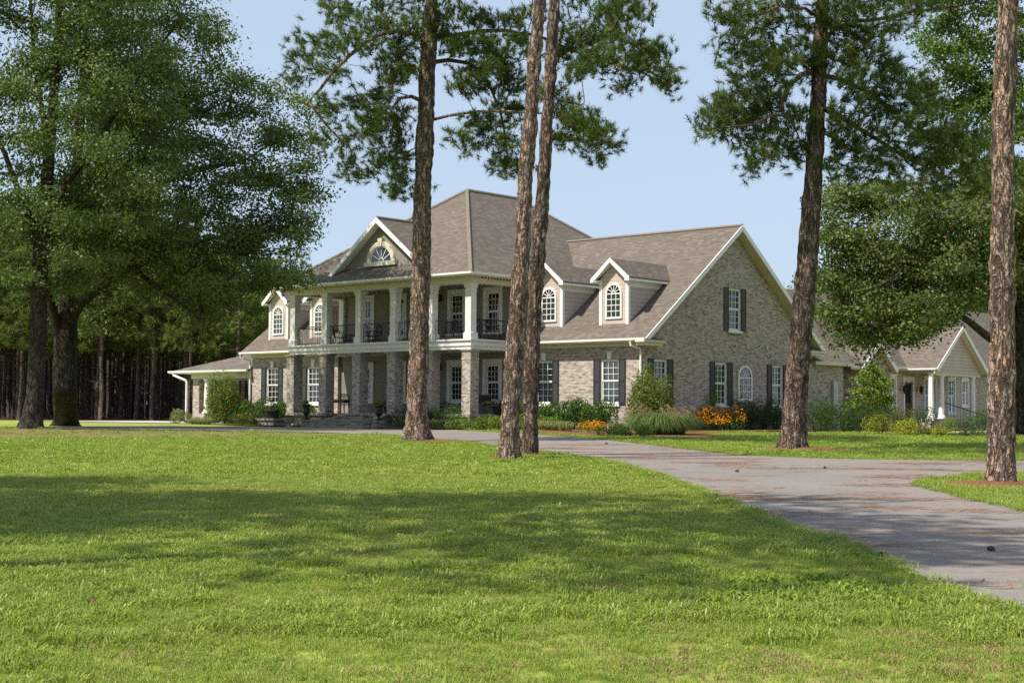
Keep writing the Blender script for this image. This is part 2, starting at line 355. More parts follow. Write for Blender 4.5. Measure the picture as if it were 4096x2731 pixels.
def sample_poly(poly, n):
    q = np.asarray(poly, float); lo, hi = q.min(0), q.max(0); out = np.zeros((0, 2))
    while len(out) < n:
        c = RNG.uniform(lo, hi, (n*2, 2)); out = np.r_[out, c[inpoly(c, q)]]
    return out[:n]

# ------------------------------------------------------------------ setting: ground, driveway, beds
def sheet(name, polys, dz, mat, kind='structure', cut=1.0):
    """flat polygons (world xy) draped on the terrain"""
    import bmesh
    bm = bmesh.new()
    for pl in polys:
        f = bm.faces.new([bm.verts.new((p[0], p[1], 0)) for p in pl])
    bmesh.ops.triangulate(bm, faces=bm.faces[:])
    ys = [v.co.y for v in bm.verts]; y = math.floor(min(ys))+cut
    while y < max(ys):
        bmesh.ops.bisect_plane(bm, geom=bm.verts[:]+bm.edges[:]+bm.faces[:], plane_co=(0, y, 0), plane_no=(0, 1, 0)); y += cut*max(1, (y-20)/40)
    for v in bm.verts: v.co.z = float(gz(v.co.y))+dz
    for f in bm.faces:
        if f.normal.z < 0: f.normal_flip()
    me = bpy.data.meshes.new(name); bm.to_mesh(me); bm.free()
    o = link_mesh(name, me, mat); tag(o, kind=kind); return o
ys = np.unique(np.r_[np.arange(-80, 90, .5), np.arange(90, 300, 10), np.arange(300, 1500, 100)]); xs = np.array([-900, -300, -120, -60, -30, -15, 0, 15, 30, 60, 120, 300, 900.0])
gv = [(x, y, float(gz(y))) for y in ys for x in xs]; nx = len(xs)
gf = [(j*nx+i, j*nx+i+1, (j+1)*nx+i+1, (j+1)*nx+i) for j in range(len(ys)-1) for i in range(nx-1)]
tag(MB().add(gv, gf).build('ground', M['lawn']), kind='structure')
DRV = [(2420, 1445), (2352, 1415), (2200, 1370), (2110, 1333), (2020, 1288), (1900, 1242), (1780, 1196), (1700, 1165), (1560, 1112), (1420, 1068), (1330, 1051), (1240, 1040), (1130, 1026), (1000, 1009), (900, 1000), (700, 994), (500, 990), (300, 988), (150, 986), (60, 984.5), (60, 981.5), (200, 980), (400, 980), (550, 981.5), (700, 984.5), (800, 985.5), (900, 986.5), (985, 988), (1060, 990), (1150, 995), (1240, 1000), (1340, 1007), (1450, 1018), (1560, 1031), (1700, 1047), (1850, 1054), (2000, 1057), (2268, 1060), (2420, 1061), (2420, 1088), (2352, 1090), (2250, 1093), (2150, 1103), (2100, 1117), (2150, 1131), (2250, 1155), (2352, 1176), (2420, 1190)]
DRVW = []
for a, b in zip(DRV, DRV[1:]+DRV[:1]):
    p, q = ground(*a), ground(*b); k = max(1, int(np.linalg.norm(p-q)/.7))
    for i in range(k):
        r_ = p+(q-p)*i/k; j = .05 if p[1] < 60 else 0
        DRVW.append((r_[0]+RNG.normal()*j, r_[1]+RNG.normal()*j))
sheet('driveway', [DRVW], .03, M['asphalt'])
CPD = [h2w(-50, -1.2)[:2], h2w(-30, -1.6)[:2], h2w(-28.5, .4)[:2], h2w(-28.5, 9)[:2], h2w(-50, 9)[:2]]
sheet('carport_drive', [CPD], .034, plain('pale_concrete_paving', (.42, .40, .36), .9, .1, .12, 4))
BEDS = [[(-7, 0), (-7, -3.3), (-3, -4.2), (0, -7), (3.2, -9.6), (6.5, -9.9), (9.2, -8.2), (8, -5.5), (5, -3), (3.6, 1), (3.6, 16.5), (0, 16.5), (0, 0)],
        [(-27, 0), (-28, -2.6), (-20, -6.0), (-16.4, -6.4), (-16.2, -3.4), (-20, -3.4), (-20, 0)], [(-11, -3.4), (-11, -6.4), (-7.5, -6.3), (-5.6, -3.6), (-7, 0), (-7, -3.4)],
        [(0, 17), (3.3, 17), (5, 24), (5.6, 33), (3.6, 37), (.3, 33), (0, 24)]]
BEDW = [[tuple(h2w(*p)[:2]) for p in b] for b in BEDS]
sheet('mulch_bed', BEDW, .05, M['straw'], 'stuff')
RINGS = []
def ring(p, r, sx=1.3, off=(0, 0)):
    c = np.array(p)+np.array([off[0], off[1], 0]); V = [(c[0], c[1], float(gz(c[1]))+.10)]; n = 28; Fs = []; pl = []
    for lev, (rr, h) in enumerate(((.35, .085), (.75, .04), (1, -.02))):
        for k in range(n):
            t = 2*math.pi*k/n; w = r*rr*(1+.55*mnoise.noise((math.cos(t)*1.9+c[0], math.sin(t)*1.9, lev*.2)))
            x, y = c[0]+math.cos(t)*w*sx, c[1]+math.sin(t)*w; V.append((x, y, float(gz(y))+h))
            if lev == 2: pl.append((x, y))
    Fs = [(0, 1+k, 1+(k+1) % n) for k in range(n)]+[(1+l*n+k, 1+(l+1)*n+k, 1+(l+1)*n+(k+1) % n, 1+l*n+(k+1) % n) for l in range(2) for k in range(n)]
    tag(MB().add(V, Fs).build('pine_straw_mound', M['straw'], None, True), kind='stuff'); RINGS.append(pl)
LITTER = [tuple(ground(x, y)[:2]) for x, y in ((-90, 989), (60, 984.6), (150, 986.2), (300, 988.4), (500, 990.5), (700, 994.5), (860, 998), (700, 1003), (420, 1004), (200, 1006), (-90, 1009))]
FF = [(-75, 104), (-16, 106), (-22, 180), (-120, 180)]
_t = NT('leaf_litter', .95, .1); _p = _t.geo(); _t.color(_t.ramp(_t.noise(_p, 2.2, 5, .65), [(.32, (.11, .13, .03)), (.48, (.17, .14, .06)), (.62, (.22, .14, .075)), (.8, (.13, .08, .045))])); _t.bump(_t.noise(_p, 30, 3), .6, .03); M['litter'] = _t.m
tag(sheet('leaf_litter', [LITTER], .012, M['litter'], 'stuff'), 'brown leaf litter and thin grass under the oaks')
sheet('forest_floor', [FF], .03, M['forest_floor'], cut=6)

# ------------------------------------------------------------------ main house
HOUSE = thing('brick_house', 'large two storey brick house with pillared front porch, dormers and brown shingle roofs', 'house', tuple(HO), YAW)
GZ = .6
def clip(poly, a, b, c):
    out = []
    for i in range(len(poly)):
        p, q = poly[i], poly[(i+1) % len(poly)]; fp, fq = a*p[0]+b*p[1]-c, a*q[0]+b*q[1]-c
        if fp <= 0: out.append(p)
        if fp*fq < 0: t = fp/(fp-fq); out.append((p[0]+(q[0]-p[0])*t, p[1]+(q[1]-p[1])*t))
    return out
def wall(mb, m, u0, u1, v0, v1, holes=(), depth=.14, clips=()):
    us = sorted({u0, u1, *[h[0] for h in holes], *[h[1] for h in holes]}); vs = sorted({v0, v1, *[h[2] for h in holes], *[h[3] for h in holes]})
    for i in range(len(us)-1):
        for j in range(len(vs)-1):
            cu, cv = (us[i]+us[i+1])/2, (vs[j]+vs[j+1])/2
            if any(h[0] < cu < h[1] and h[2] < cv < h[3] for h in holes): continue
            pl = [(us[i], vs[j]), (us[i+1], vs[j]), (us[i+1], vs[j+1]), (us[i], vs[j+1])]
            for c in clips: pl = clip(pl, *c) if pl else pl
            if len(pl) > 2: mb.poly([m(u, v, 0) for u, v in pl])
    for a, b, c, d in holes:
        for (p, q) in (((a, c), (a, d)), ((a, d), (b, d)), ((b, d), (b, c)), ((b, c), (a, c))):
            mb.poly([m(*p, 0), m(*q, 0), m(*q, -depth), m(*p, -depth)])
def sash(mb, m, u0, u1, v0, v1, w, cols, rows, bar=.02, fr=.045):
    mb.pbox(m, u0, u0+fr, v0, v1, w-.05, w); mb.pbox(m, u1-fr, u1, v0, v1, w-.05, w); mb.pbox(m, u0+fr, u1-fr, v0, v0+fr*1.3, w-.05, w); mb.pbox(m, u0+fr, u1-fr, v1-fr, v1, w-.05, w)
    for i in range(1, cols): u = u0+fr+(u1-u0-2*fr)*i/cols; mb.pbox(m, u-bar/2, u+bar/2, v0+fr, v1-fr, w-.035, w-.008)
    for j in range(1, rows): v = v0+fr+(v1-v0-2*fr)*j/rows; mb.pbox(m, u0+fr, u1-fr, v-bar/2, v+bar/2, w-.034, w-.009)
def window(par, m, u0, u1, v0, v1, w=-.08, cols=3, rows=3, casing=0.0, blind_or_dark_room='blind_or_dark_room2', sill=True, mat='white', name='window', label=None):
    mb = MB(); vm = (v0+v1)/2
    sash(mb, m, u0+.045, u1-.045, v0+.045, vm+.02, w-.012, cols, rows); sash(mb, m, u0+.045, u1-.045, vm+.021, v1-.045, w+.02, cols, rows)
    for a in ((u0, u0+.045, v0, v1), (u1-.045, u1, v0, v1), (u0+.045, u1-.045, v0, v0+.045), (u0+.045, u1-.045, v1-.045, v1)): mb.pbox(m, *a, w-.07, w+.035)
    o = mb.build(name, M[mat], par)
    if label: o['label'] = label
    p = MB().poly([m(u0+.05, v0+.05, w-.03), m(u1-.05, v0+.05, w-.03), m(u1-.05, v1-.05, w-.03), m(u0+.05, v1-.05, w-.03)]).build('pane', M['glass'], o)
    MB().pbox(m, u0+.03, u1-.03, v0+.03, v1-.03, w-.16, w-.13).build('blind_or_dark_room', M[blind_or_dark_room], o)  # dim ones are dark sheets painting in the unlit room, not blinds
    if casing:
        c = MB(); k = casing
        c.pbox(m, u0-k, u0-.002, v0-k*.6, v1+k, 0.002, .045); c.pbox(m, u1+.002, u1+k, v0-k*.6, v1+k, 0.002, .045); c.pbox(m, u0, u1, v1+.002, v1+k, .003, .05); c.pbox(m, u0-k-.03, u1+k+.03, v1+k, v1+k+.06, .004, .08)
        c.build('casing', M['white' if mat == 'white' else 'greige'], o)
    if sill: MB().pbox(m, u0-casing-.04, u1+casing+.04, v0-.1, v0-.003, w+.04, .07).build('sill', M['white'], o)
    return o
def shutter(par, m, u0, u1, v0, v1):
    fr = .05; mb = MB(); mid = (v0+v1)/2+.02
    for a in ((u0, u0+fr, v0, v1), (u1-fr, u1, v0, v1), (u0+fr, u1-fr, v0, v0+.1), (u0+fr, u1-fr, v1-fr, v1), (u0+fr, u1-fr, mid-.035, mid+.035)): mb.pbox(m, *a, .004, .05)
    o = mb.build('shutter', M['sframe'], par); MB().pbox(m, u0+fr, u1-fr, v0+.1, v1-fr, .006, .034).build('louvers', M['shutter'], o); return o
def arch_pts(cu, cv, r, a0=0, a1=180, n=18, ry=None):
    return [(cu+r*math.cos(math.radians(a0+(a1-a0)*i/n)), cv+(ry or r)*math.sin(math.radians(a0+(a1-a0)*i/n))) for i in range(n+1)]
def arch_window(par, m, cu, hw, v0, vs, w=.0, cols=3, rows=4, blind_or_dark_room='blind_or_dark_room2', fw=.09, lower=True, spokes=5):
    """round-headed window: straight part v0..vs, half-round head above"""
    mb = MB(); r = hw
    inner = arch_pts(cu, vs, r-fw); outer = arch_pts(cu, vs, r); mb.ring(m, inner, outer, w+.002, w+.06)
    if lower:
        mb.pbox(m, cu-r, cu-r+fw, v0, vs, w+.003, w+.058); mb.pbox(m, cu+r-fw, cu+r, v0, vs, w+.003, w+.058); mb.pbox(m, cu-r+fw, cu+r-fw, v0, v0+fw, w+.002, w+.06)
        for i in range(1, cols): u = cu-r+fw+(2*r-2*fw)*i/cols; mb.pbox(m, u-.014, u+.014, v0+fw, vs, w+.02, w+.04)
        for j in range(1, rows): v = v0+fw+(vs-v0-fw)*j/rows; mb.pbox(m, cu-r+fw, cu+r-fw, v-.014, v+.014, w+.021, w+.041)
    mb.pbox(m, cu-r+fw, cu+r-fw, vs-.03, vs+.02, w+.019, w+.045)
    rh = r*.22; mb.ring(m, arch_pts(cu, vs+.02, rh-.03, n=8), arch_pts(cu, vs+.02, rh, n=8), w+.02, w+.044)
    for k in range(1, spokes+1):
        t = math.pi*k/(spokes+1); p0 = (cu+rh*math.cos(t), vs+.02+rh*math.sin(t)); p1 = (cu+(r-fw*.8)*math.cos(t), vs+(r-fw*.8)*math.sin(t)); nx_, ny_ = -math.sin(t)*.014, math.cos(t)*.014
        mb.prism(m, [(p0[0]+nx_, p0[1]+ny_), (p0[0]-nx_, p0[1]-ny_), (p1[0]-nx_, p1[1]-ny_), (p1[0]+nx_, p1[1]+ny_)], w+.02, w+.042)
    o = mb.build('arched_window', M['white'], par)
    head = arch_pts(cu, vs, r-.02)
    pl = head+([(cu-r+.02, v0+.02), (cu+r-.02, v0+.02)] if lower else [])
    MB().poly([m(u, v, w+.026) for u, v in pl]).build('pane', M['glass'], o)
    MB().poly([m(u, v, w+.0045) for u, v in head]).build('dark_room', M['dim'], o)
    if lower: MB().poly([m(u, v, w+.006) for u, v in ((cu-r+.03, v0+.02), (cu+r-.03, v0+.02), (cu+r-.03, vs-.02), (cu-r+.03, vs-.02))]).build('blind_or_dark_room', M[blind_or_dark_room], o)
    return o
GUT = [(0, 0), (.02, .02), (.13, .06), (.14, .15), (.12, .15), (.0, .15)]
def gutter(par, m, u0, u1, v, w, name='gutter'):
    """K-profile gutter along u; profile grows outward from w"""
    mb = MB(); n = len(GUT); V = [m(u, v+b, w+a) for u in (u0, u1) for a, b in GUT]
    mb.add(V, [tuple(range(n)), tuple(range(2*n-1, n-1, -1))]+[(i, (i+1) % n, n+(i+1) % n, n+i) for i in range(n)]); return mb.build(name, M['white'], par)
def downspout(par, pts, r=.05): return MB().tube(pts, r, 8).build('downspout', M['white'], par)
# ---- wing walls (brick)
XL, XR, XM0, XM1 = -27.12, 0.0, -19.94, -7.18
RWW = [(-6.20, -5.17), (-2.37, -1.34)]; LWW = [(-25.88, -24.82), (-22.43, -21.39)]
ZW0, ZW1 = 1.97, 3.93
F0, R0 = PF(0.0), PR(0.0)
wb = MB()
wall(wb, F0, XM1, 0, GZ, 4.5, [(a, b, ZW0, ZW1) for a, b in RWW]); wall(wb, F0, XL, XM0, GZ, 4.5, [(a, b, ZW0, ZW1) for a, b in LWW])
GW = [(.69, 1.70), (5.31, 6.32), (10.04, 11.07)]; YB = 13.77; YC = 6.85; SL = .751
gh = [(a, b, ZW0, ZW1) for a, b in GW]+[(6.40, 7.45, 5.44, 7.40)]
wall(wb, R0, 0, YB, GZ, 10.0, gh, clips=[(-SL, 1, 4.95), (SL, 1, 4.95+SL*2*YC)])
for (x0, x1, y0, y1) in ((XM0, XM0, 0, .2), (XM1, XM1, 0, .2), (XL, XL, 0, YB)): wb.poly([(x0, y0, GZ), (x1, y1, GZ), (x1, y1, 4.5 if y1 > 1 else 7.6), (x0, y0, 4.5 if y1 > 1 else 4.9)])
wb.poly([(XL, 0, 4.5), (XL, YB, 4.5), (XL, YC, 9.9)]); wb.poly([(XL, YB, GZ), (0, YB, GZ), (0, YB, 4.6), (XL, YB, 4.6)])
wb.build('brick_walls', M['brick'], HOUSE)
for (a, b), bl in list(zip(RWW, ('blind_or_dark_room2', 'blind_or_dark_room')))+list(zip(LWW, ('blind_or_dark_room2', 'blind_or_dark_room2'))):
    c = (a+b)/2; window(HOUSE, F0, a, b, ZW0, ZW1, blind_or_dark_room=bl, rows=3)
    shutter(HOUSE, F0, a-.385, a-.015, 1.95, 3.95); shutter(HOUSE, F0, b+.005, b+.37, 1.95, 3.95)
    MB().prism(F0, [(c-.1, 3.96), (c+.1, 3.96), (c+.16, 4.29), (c-.16, 4.29)], .003, .06).build('keystone', M['greige'], HOUSE)
    j = MB()
    for s in (-1, 1): j.prism(F0, [(c+s*.11, 3.965), (c+s*.60, 3.965), (c+s*.85, 4.27), (c+s*.17, 4.27)], .002, .022)
    j.build('jack_arch', M['soldier'], HOUSE)
for a, b in GW:
    window(HOUSE, R0, a, b, ZW0, ZW1, blind_or_dark_room='blind_or_dark_room2'); shutter(HOUSE, R0, a-.40, a-.01, 1.95, 3.96); shutter(HOUSE, R0, b+.005, b+.40, 1.95, 3.96)
    MB().pbox(R0, a, b, 3.962, 4.20, .002, .02).build('soldier_course', M['soldier'], HOUSE)
window(HOUSE, R0, 6.40, 7.45, 5.44, 7.40, blind_or_dark_room='dim'); shutter(HOUSE, R0, 6.02, 6.39, 5.42, 7.42); shutter(HOUSE, R0, 7.46, 7.82, 5.42, 7.42)
MB().pbox(R0, 6.40, 7.45, 7.405, 7.64, .002, .02).build('soldier_course', M['soldier'], HOUSE); MB().pbox(R0, 6.38, 7.47, 5.29, 5.335, .072, .11).build('brick_sill', M['soldier'], HOUSE)
aw = arch_window(HOUSE, R0, 7.75, .58, 2.22, 3.28, 0, 3, 3)
MB().ring(R0, arch_pts(7.75, 3.28, .59), arch_pts(7.75, 3.28, .72), .002, .03).build('brick_arch', M['soldier'], HOUSE); MB().pbox(R0, 7.08, 8.42, 2.12, 2.215, .002, .09).build('brick_sill', M['soldier'], HOUSE)
for y in (7.95, 9.58): MB().pbox(R0, y-.09, y+.09, 4.66, 4.86, .003, .07).build('wall_vent', M['vent'], HOUSE)
# ---- wing roofs
def slab(mb, pts, t=.12): mb.add([tuple(p) for p in pts]+[(p[0], p[1], p[2]-t) for p in pts], [tuple(range(len(pts))), tuple(range(2*len(pts)-1, len(pts)-1, -1))]+[(i, len(pts)+i, len(pts)+(i+1) % len(pts), (i+1) % len(pts)) for i in range(len(pts))])
ZE = 4.80; YE = -.48; ZR = ZE+SL*(YC-YE); YR_ = 2*YC-YE
for x0, x1 in ((-10.3, .47), (-27.6, -17.0)):
    r = MB(); slab(r, [(x0, YE, ZE), (x1, YE, ZE), (x1, YC, ZR), (x0, YC, ZR)]); slab(r, [(x0, YR_, ZE), (x0, YC+.001, ZR), (x1, YC+.001, ZR), (x1, YR_, ZE)]); r.build('wing_roof', M['roof'], HOUSE)
    xa, xb = (x0, x1)
    MB().tube([(xa, YC, ZR+.005), (xb, YC, ZR+.005)], .09, 6).build('ridge_cap', M['cap'], HOUSE)
for u0, u1 in ((XM1, .47), (-27.6, XM0)):
    gutter(HOUSE, PF(YE+.02), u0, u1, ZE-.15, .0)
    MB().pbox(F0, max(u0, XL), min(u1, 0.0), 4.48, 4.66, .002, .10).build('frieze', M['cream'], HOUSE)
    MB().pbox(F0, u0, u1, 4.655, 4.70, .0, .46).build('soffit', M['cream'], HOUSE)
rk = MB()
for s in (0, 1):
    pts = [(YE-.05, ZE-.04), (YC, ZR+.012), (YC, ZR-.25), (YE-.05+.32, ZE-.06)]
    if s: pts = [(2*YC-u, v) for u, v in pts]
    rk.prism(PR(0.0), pts, .47, .515)
rk.build('rake_board', M['white'], HOUSE)
rs = MB()
for s in (0, 1):
    pts = [(YE+.1, ZE-.14), (YC, ZR-.15), (YC, ZR-.23), (YE+.1, ZE-.22)]
    if s: pts = [(2*YC-u, v) for u, v in pts]
    rs.prism(PR(0.0), pts, .001, .465)
rs.build('rake_soffit', M['cream'], HOUSE)
for y0, y1 in ((YE-.13, .92), (YB-.9, YR_+.13)): MB().box(.001, .50, y0, y1, 4.62, 4.72).box(.002, .44, y0+.1, y1-.12, 4.48, 4.615).build('eave_return', M['cream'], HOUSE)
for y0, y1, a in ((YE, .88, 1), (YB-.88, YR_, -1)):
    yl, yh = (y0, y1) if a > 0 else (y1, y0)
    MB().add([(.002, yl, 4.725), (.5, yl, 4.725), (.5, yh, 4.725), (.002, yh, 4.725), (.002, yl+.3*a, 5.0)], [(0, 1, 4), (1, 2, 4), (2, 3, 4), (3, 0, 4)]).build('return_roof', M['roof'], HOUSE)
downspout(HOUSE, [(-.30, -.55, 4.66), (-.30, -.52, 4.50), (-.12, -.09, 4.36), (-.10, -.08, 4.2), (-.10, -.08, .75)], .06)
downspout(HOUSE, [(-27.5, -.55, 4.66), (-27.5, -.5, 4.5), (-27.2, -.1, 4.34), (-27.2, -.09, 4.2), (-27.2, -.09, .75)], .06)
# ---- dormers
def dormer(cx):
    o = empty('dormer'); o.parent = HOUSE
    hw, y0, ze, zp = .80, .46, 7.50, 8.36; yb = 4.4
    m = PF(y0); w = MB()
    w.poly([m(u, v, 0) for u, v in ((cx-hw, 5.35), (cx+hw, 5.35), (cx+hw, ze+.05), (cx, zp-.1), (cx-hw, ze+.05))])
    for s in (-1, 1): w.poly([(cx+s*hw, y0, 5.3), (cx+s*hw, y0, ze+.05), (cx+s*hw, yb, ze+.05)])
    w.build('dormer_siding', M['siding'], o)
    for s in (-1, 1):
        cb = MB(); cb.box(min(cx+s*hw, cx+s*(hw-.13)), max(cx+s*hw, cx+s*(hw-.13)), y0-.03, y0-.002, 5.38, ze); cb.box(min(cx+s*hw, cx+s*(hw+.025)), max(cx+s*hw, cx+s*(hw+.025)), y0-.03, y0+.11, 5.42, ze)
        cb.build('corner_board', M['white'], o)
    r = MB(); ov = 1.06; sl = (zp-ze)/ov
    for s in (-1, 1): slab(r, [(cx+s*ov, y0-.30, ze+.05), (cx, y0-.30, zp+.05), (cx, yb+.2, zp+.05), (cx+s*ov, yb-.4, ze+.05)], .07)
    r.build('dormer_roof', M['roof'], o)
    fb = MB()
    for s in (-1, 1):
        fb.prism(PF(y0), [(cx+s*(ov+.03), ze+.03), (cx, zp+.065), (cx, zp-.13), (cx+s*(ov-.10), ze-.13), (cx+s*(ov+.03), ze-.13)], .305, .34)
        fb.box(min(cx+s*hw, cx+s*(ov+.02)), max(cx+s*hw, cx+s*(ov+.02)), y0-.30, yb-1.0, ze-.12, ze-.02); fb.prism(PF(y0), [(cx+s*ov, ze-.03), (cx, zp-.09), (cx, zp-.13), (cx+s*ov, ze-.07)], .002, .30)
        fb.box(min(cx+s*hw, cx+s*(hw+.02)), max(cx+s*hw, cx+s*(hw+.02)), y0+.01, yb-1.2, ze-.36, ze-.122)
    fb.build('dormer_trim', M['white'], o)
    arch_window(o, m, cx, .46, 5.74, 6.86, .0, 3, 4, 'blind_or_dark_room', .085)
    return o
for c in (-2.0, -5.8, -25.45, -21.95): dormer(c)
# ---- main block walls (stucco), porch
S = PF(.2); C0 = -13.56
wu = [-9.10, -11.50, -15.62, -18.02]; hs = []
for c in wu: hs += [(c-.42, c+.42, 2.10, 3.84), (c-.42, c+.42, 5.36, 7.28)]
hs += [(C0-.5, C0+.5, 1.5, 3.6), (C0-.5, C0+.5, 4.87, 7.0)]
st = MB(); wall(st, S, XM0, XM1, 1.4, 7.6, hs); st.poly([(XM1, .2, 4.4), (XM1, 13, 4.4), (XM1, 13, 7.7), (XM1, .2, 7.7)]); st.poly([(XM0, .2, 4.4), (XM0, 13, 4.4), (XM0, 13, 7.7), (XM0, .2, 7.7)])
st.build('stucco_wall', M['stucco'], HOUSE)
for c in wu:
    window(HOUSE, S, c-.42, c+.42, 2.10, 3.84, -.04, casing=.2, blind_or_dark_room='dim', mat='greige'); window(HOUSE, S, c-.42, c+.42, 5.36, 7.28, -.04, casing=.2, blind_or_dark_room='dim', mat='greige')
for z0, z1 in ((1.5, 3.6), (4.87, 7.0)):
    d = MB(); d.pbox(S, C0-.46, C0+.46, z0+.02, z1-.03, -.1, -.05).build('front_door', M['door'], HOUSE)
    dd = MB().pbox(S, C0-.3, C0+.3, z0+.8, z1-.25, -.049, -.04); dd.build('glass_light', M['glass'], HOUSE.children[-1])
    dc = MB(); dc.pbox(S, C0-.75, C0-.5, z0, z1, .002, .06); dc.pbox(S, C0+.5, C0+.75, z0, z1, .002, .06); dc.ring(S, arch_pts(C0, z1, .5, ry=.42), arch_pts(C0, z1, .75, ry=.6), .002, .06); dc.pbox(S, C0-.5, C0+.5, z1-.02, z1+.05, .002, .05); dc.build('door_surround', M['greige'], HOUSE)
    MB().poly([S(u, v, .004) for u, v in arch_pts(C0, z1+.05, .5, ry=.38)]).build('transom', M['glass'], HOUSE)
    for u in (C0-1.0, C0+1.0):
        l = MB(); q = S(u, z0+2.15, .16); l.lathe([(.02, .30), (.05, .26), (.10, .22), (.085, .0), (.06, -.04), (.02, -.10)], q, 8); l.box(u-.05, u+.05, .2-.06, .2-.002, z0+2.1, z0+2.4); l.box(u-.012, u+.012, .04, .14, z0+2.40, z0+2.43); l.build('wall_lantern', M['iron'], HOUSE)
for x in (XM0, XM1-.36): MB().box(x, x+.36, .0, .19, 4.87, 7.38).build('pilaster', M['greige'], HOUSE)
# porch base, piers, balcony, columns
PX0, PX1, PY = -20.0, -7.10, -3.36
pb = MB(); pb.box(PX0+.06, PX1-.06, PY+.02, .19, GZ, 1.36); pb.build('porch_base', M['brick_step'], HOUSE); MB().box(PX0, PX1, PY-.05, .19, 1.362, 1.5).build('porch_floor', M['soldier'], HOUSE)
bal = MB()
for a, b, z0, z1 in ((.10, .10, 4.40, 4.55), (.05, .05, 4.552, 4.60), (.075, .075, 4.602, 4.735), (.035, .035, 4.737, 4.785), (0, 0, 4.787, 4.86)): bal.box(PX0+a, PX1-a, PY+b, .195, z0, z1)
bal.build('balcony_deck', M['greige'], HOUSE)
CXS = [-19.74+2.464*i for i in range(6)]; YCOL = -3.05
for cx in CXS:
    p = MB(); p.box(cx-.27, cx+.27, YCOL-.27, YCOL+.27, 1.502, 3.93); p.box(cx-.29, cx+.29, YCOL-.29, YCOL+.29, 3.932, 3.99); p.box(cx-.30, cx+.30, YCOL-.275, YCOL+.3, 4.27, 4.33)
    o = p.build('brick_pier', M['brick'], HOUSE); MB().box(cx-.27, cx+.27, YCOL-.272, YCOL+.27, 3.992, 4.268).box(cx-.35, cx+.35, YCOL-.33, YCOL+.34, 4.332, 4.398).build('pier_cap', M['soldier'], o)
    c = MB(); c.box(cx-.235, cx+.235, YCOL-.235, YCOL+.235, 4.862, 5.13); c.add([(cx-.235, YCOL-.235, 5.13), (cx+.235, YCOL-.235, 5.13), (cx+.235, YCOL+.235, 5.13), (cx-.235, YCOL+.235, 5.13), (cx-.18, YCOL-.18, 5.17), (cx+.18, YCOL-.18, 5.17), (cx+.18, YCOL+.18, 5.17), (cx-.18, YCOL+.18, 5.17)], BF[2:])
    c.box(cx-.18, cx+.18, YCOL-.18, YCOL+.18, 5.15, 6.98); c.box(cx-.20, cx+.20, YCOL-.20, YCOL+.20, 6.982, 7.02); c.box(cx-.185, cx+.185, YCOL-.185, YCOL+.185, 7.022, 7.16); c.box(cx-.215, cx+.215, YCOL-.215, YCOL+.215, 7.162, 7.30); c.box(cx-.25, cx+.25, YCOL-.25, YCOL+.25, 7.302, 7.378)
    c.build('square_column', M['greige'], HOUSE)
en = MB(); en.box(-20.0, -7.12, -3.30, -2.85, 7.38, 7.60); en.box(-20.0, -19.55, -2.849, .15, 7.38, 7.60); en.box(-7.57, -7.12, -2.849, .15, 7.38, 7.60)
en.box(-20.04, -7.08, -3.34, -2.82, 7.602, 7.66)
for i in range(64): x = -19.95+i*.203; en.box(x, x+.1, -3.375, -3.342, 7.605, 7.655)
for i in range(16): y = -3.25+i*.203; en.box(-7.079, -7.045, y, y+.1, 7.605, 7.655)
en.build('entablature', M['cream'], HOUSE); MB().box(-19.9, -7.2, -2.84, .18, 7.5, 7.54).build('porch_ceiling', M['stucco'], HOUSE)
def railing(p0, p1):
    p0, p1 = np.array(p0, float), np.array(p1, float); L = np.linalg.norm(p1-p0); mb = MB(); z = np.array([0, 0, 1.0]); mb.tube([p0+z*.9, p1+z*.9], .022, 5); mb.tube([p0+z*.08, p1+z*.08], .016, 5)
    k = int(L/.118)
    for i in range(k+1): q = p0+(p1-p0)*i/k; mb.tube([q+z*(.0 if i in (0, k) else .08), q+z*.9], .016 if i in (0, k) else .0085, 4, False)
    return mb.build('railing', M['iron'], HOUSE)
for a, b in zip(CXS, CXS[1:]): railing((a+.24, YCOL, 4.862), (b-.24, YCOL, 4.862))
railing((CXS[-1], YCOL+.24, 4.862), (CXS[-1], -.1, 4.862)); railing((CXS[0], YCOL+.24, 4.862), (CXS[0], -.1, 4.862))
# ---- main hip roof
EX0, EX1, EY0, EY1, EZ = -20.42, -6.68, -3.83, 13.5, 7.78
RP, RQ = (C0, 2.96, 12.84), (C0, 6.66, 12.84)
c1, c2, c3, c4 = (EX0, EY0, EZ), (EX1, EY0, EZ), (EX1, EY1, EZ), (EX0, EY1, EZ)
hr = MB(); hr.add([c1, c2, c3, c4, RP, RQ], [(0, 1, 4), (1, 2, 5, 4), (2, 3, 5), (3, 0, 4, 5), (3, 2, 1, 0)]); hr.build('hip_roof', M['roof'], HOUSE)
for a, b in ((c1, RP), (c2, RP), (c3, RQ), (c4, RQ), (RP, RQ)): MB().tube([a, b], .10, 6).build('ridge_cap', M['cap'], HOUSE)
gutter(HOUSE, PF(EY0+.03), EX0-.12, EX1+.12, EZ-.12, 0); gutter(HOUSE, PR(EX1-.03), EY0, EY1, EZ-.12, 0); gutter(HOUSE, PL(EX0+.03), EY0, EY1, EZ-.12, 0)
so = MB(); so.box(EX0, EX1, EY0, -3.345, EZ-.115, EZ-.06); so.box(-7.075, EX1, -3.344, EY1, EZ-.115, EZ-.06); so.box(EX0, -20.045, -3.344, EY1, EZ-.115, EZ-.06); so.build('soffit', M['cream'], HOUSE)
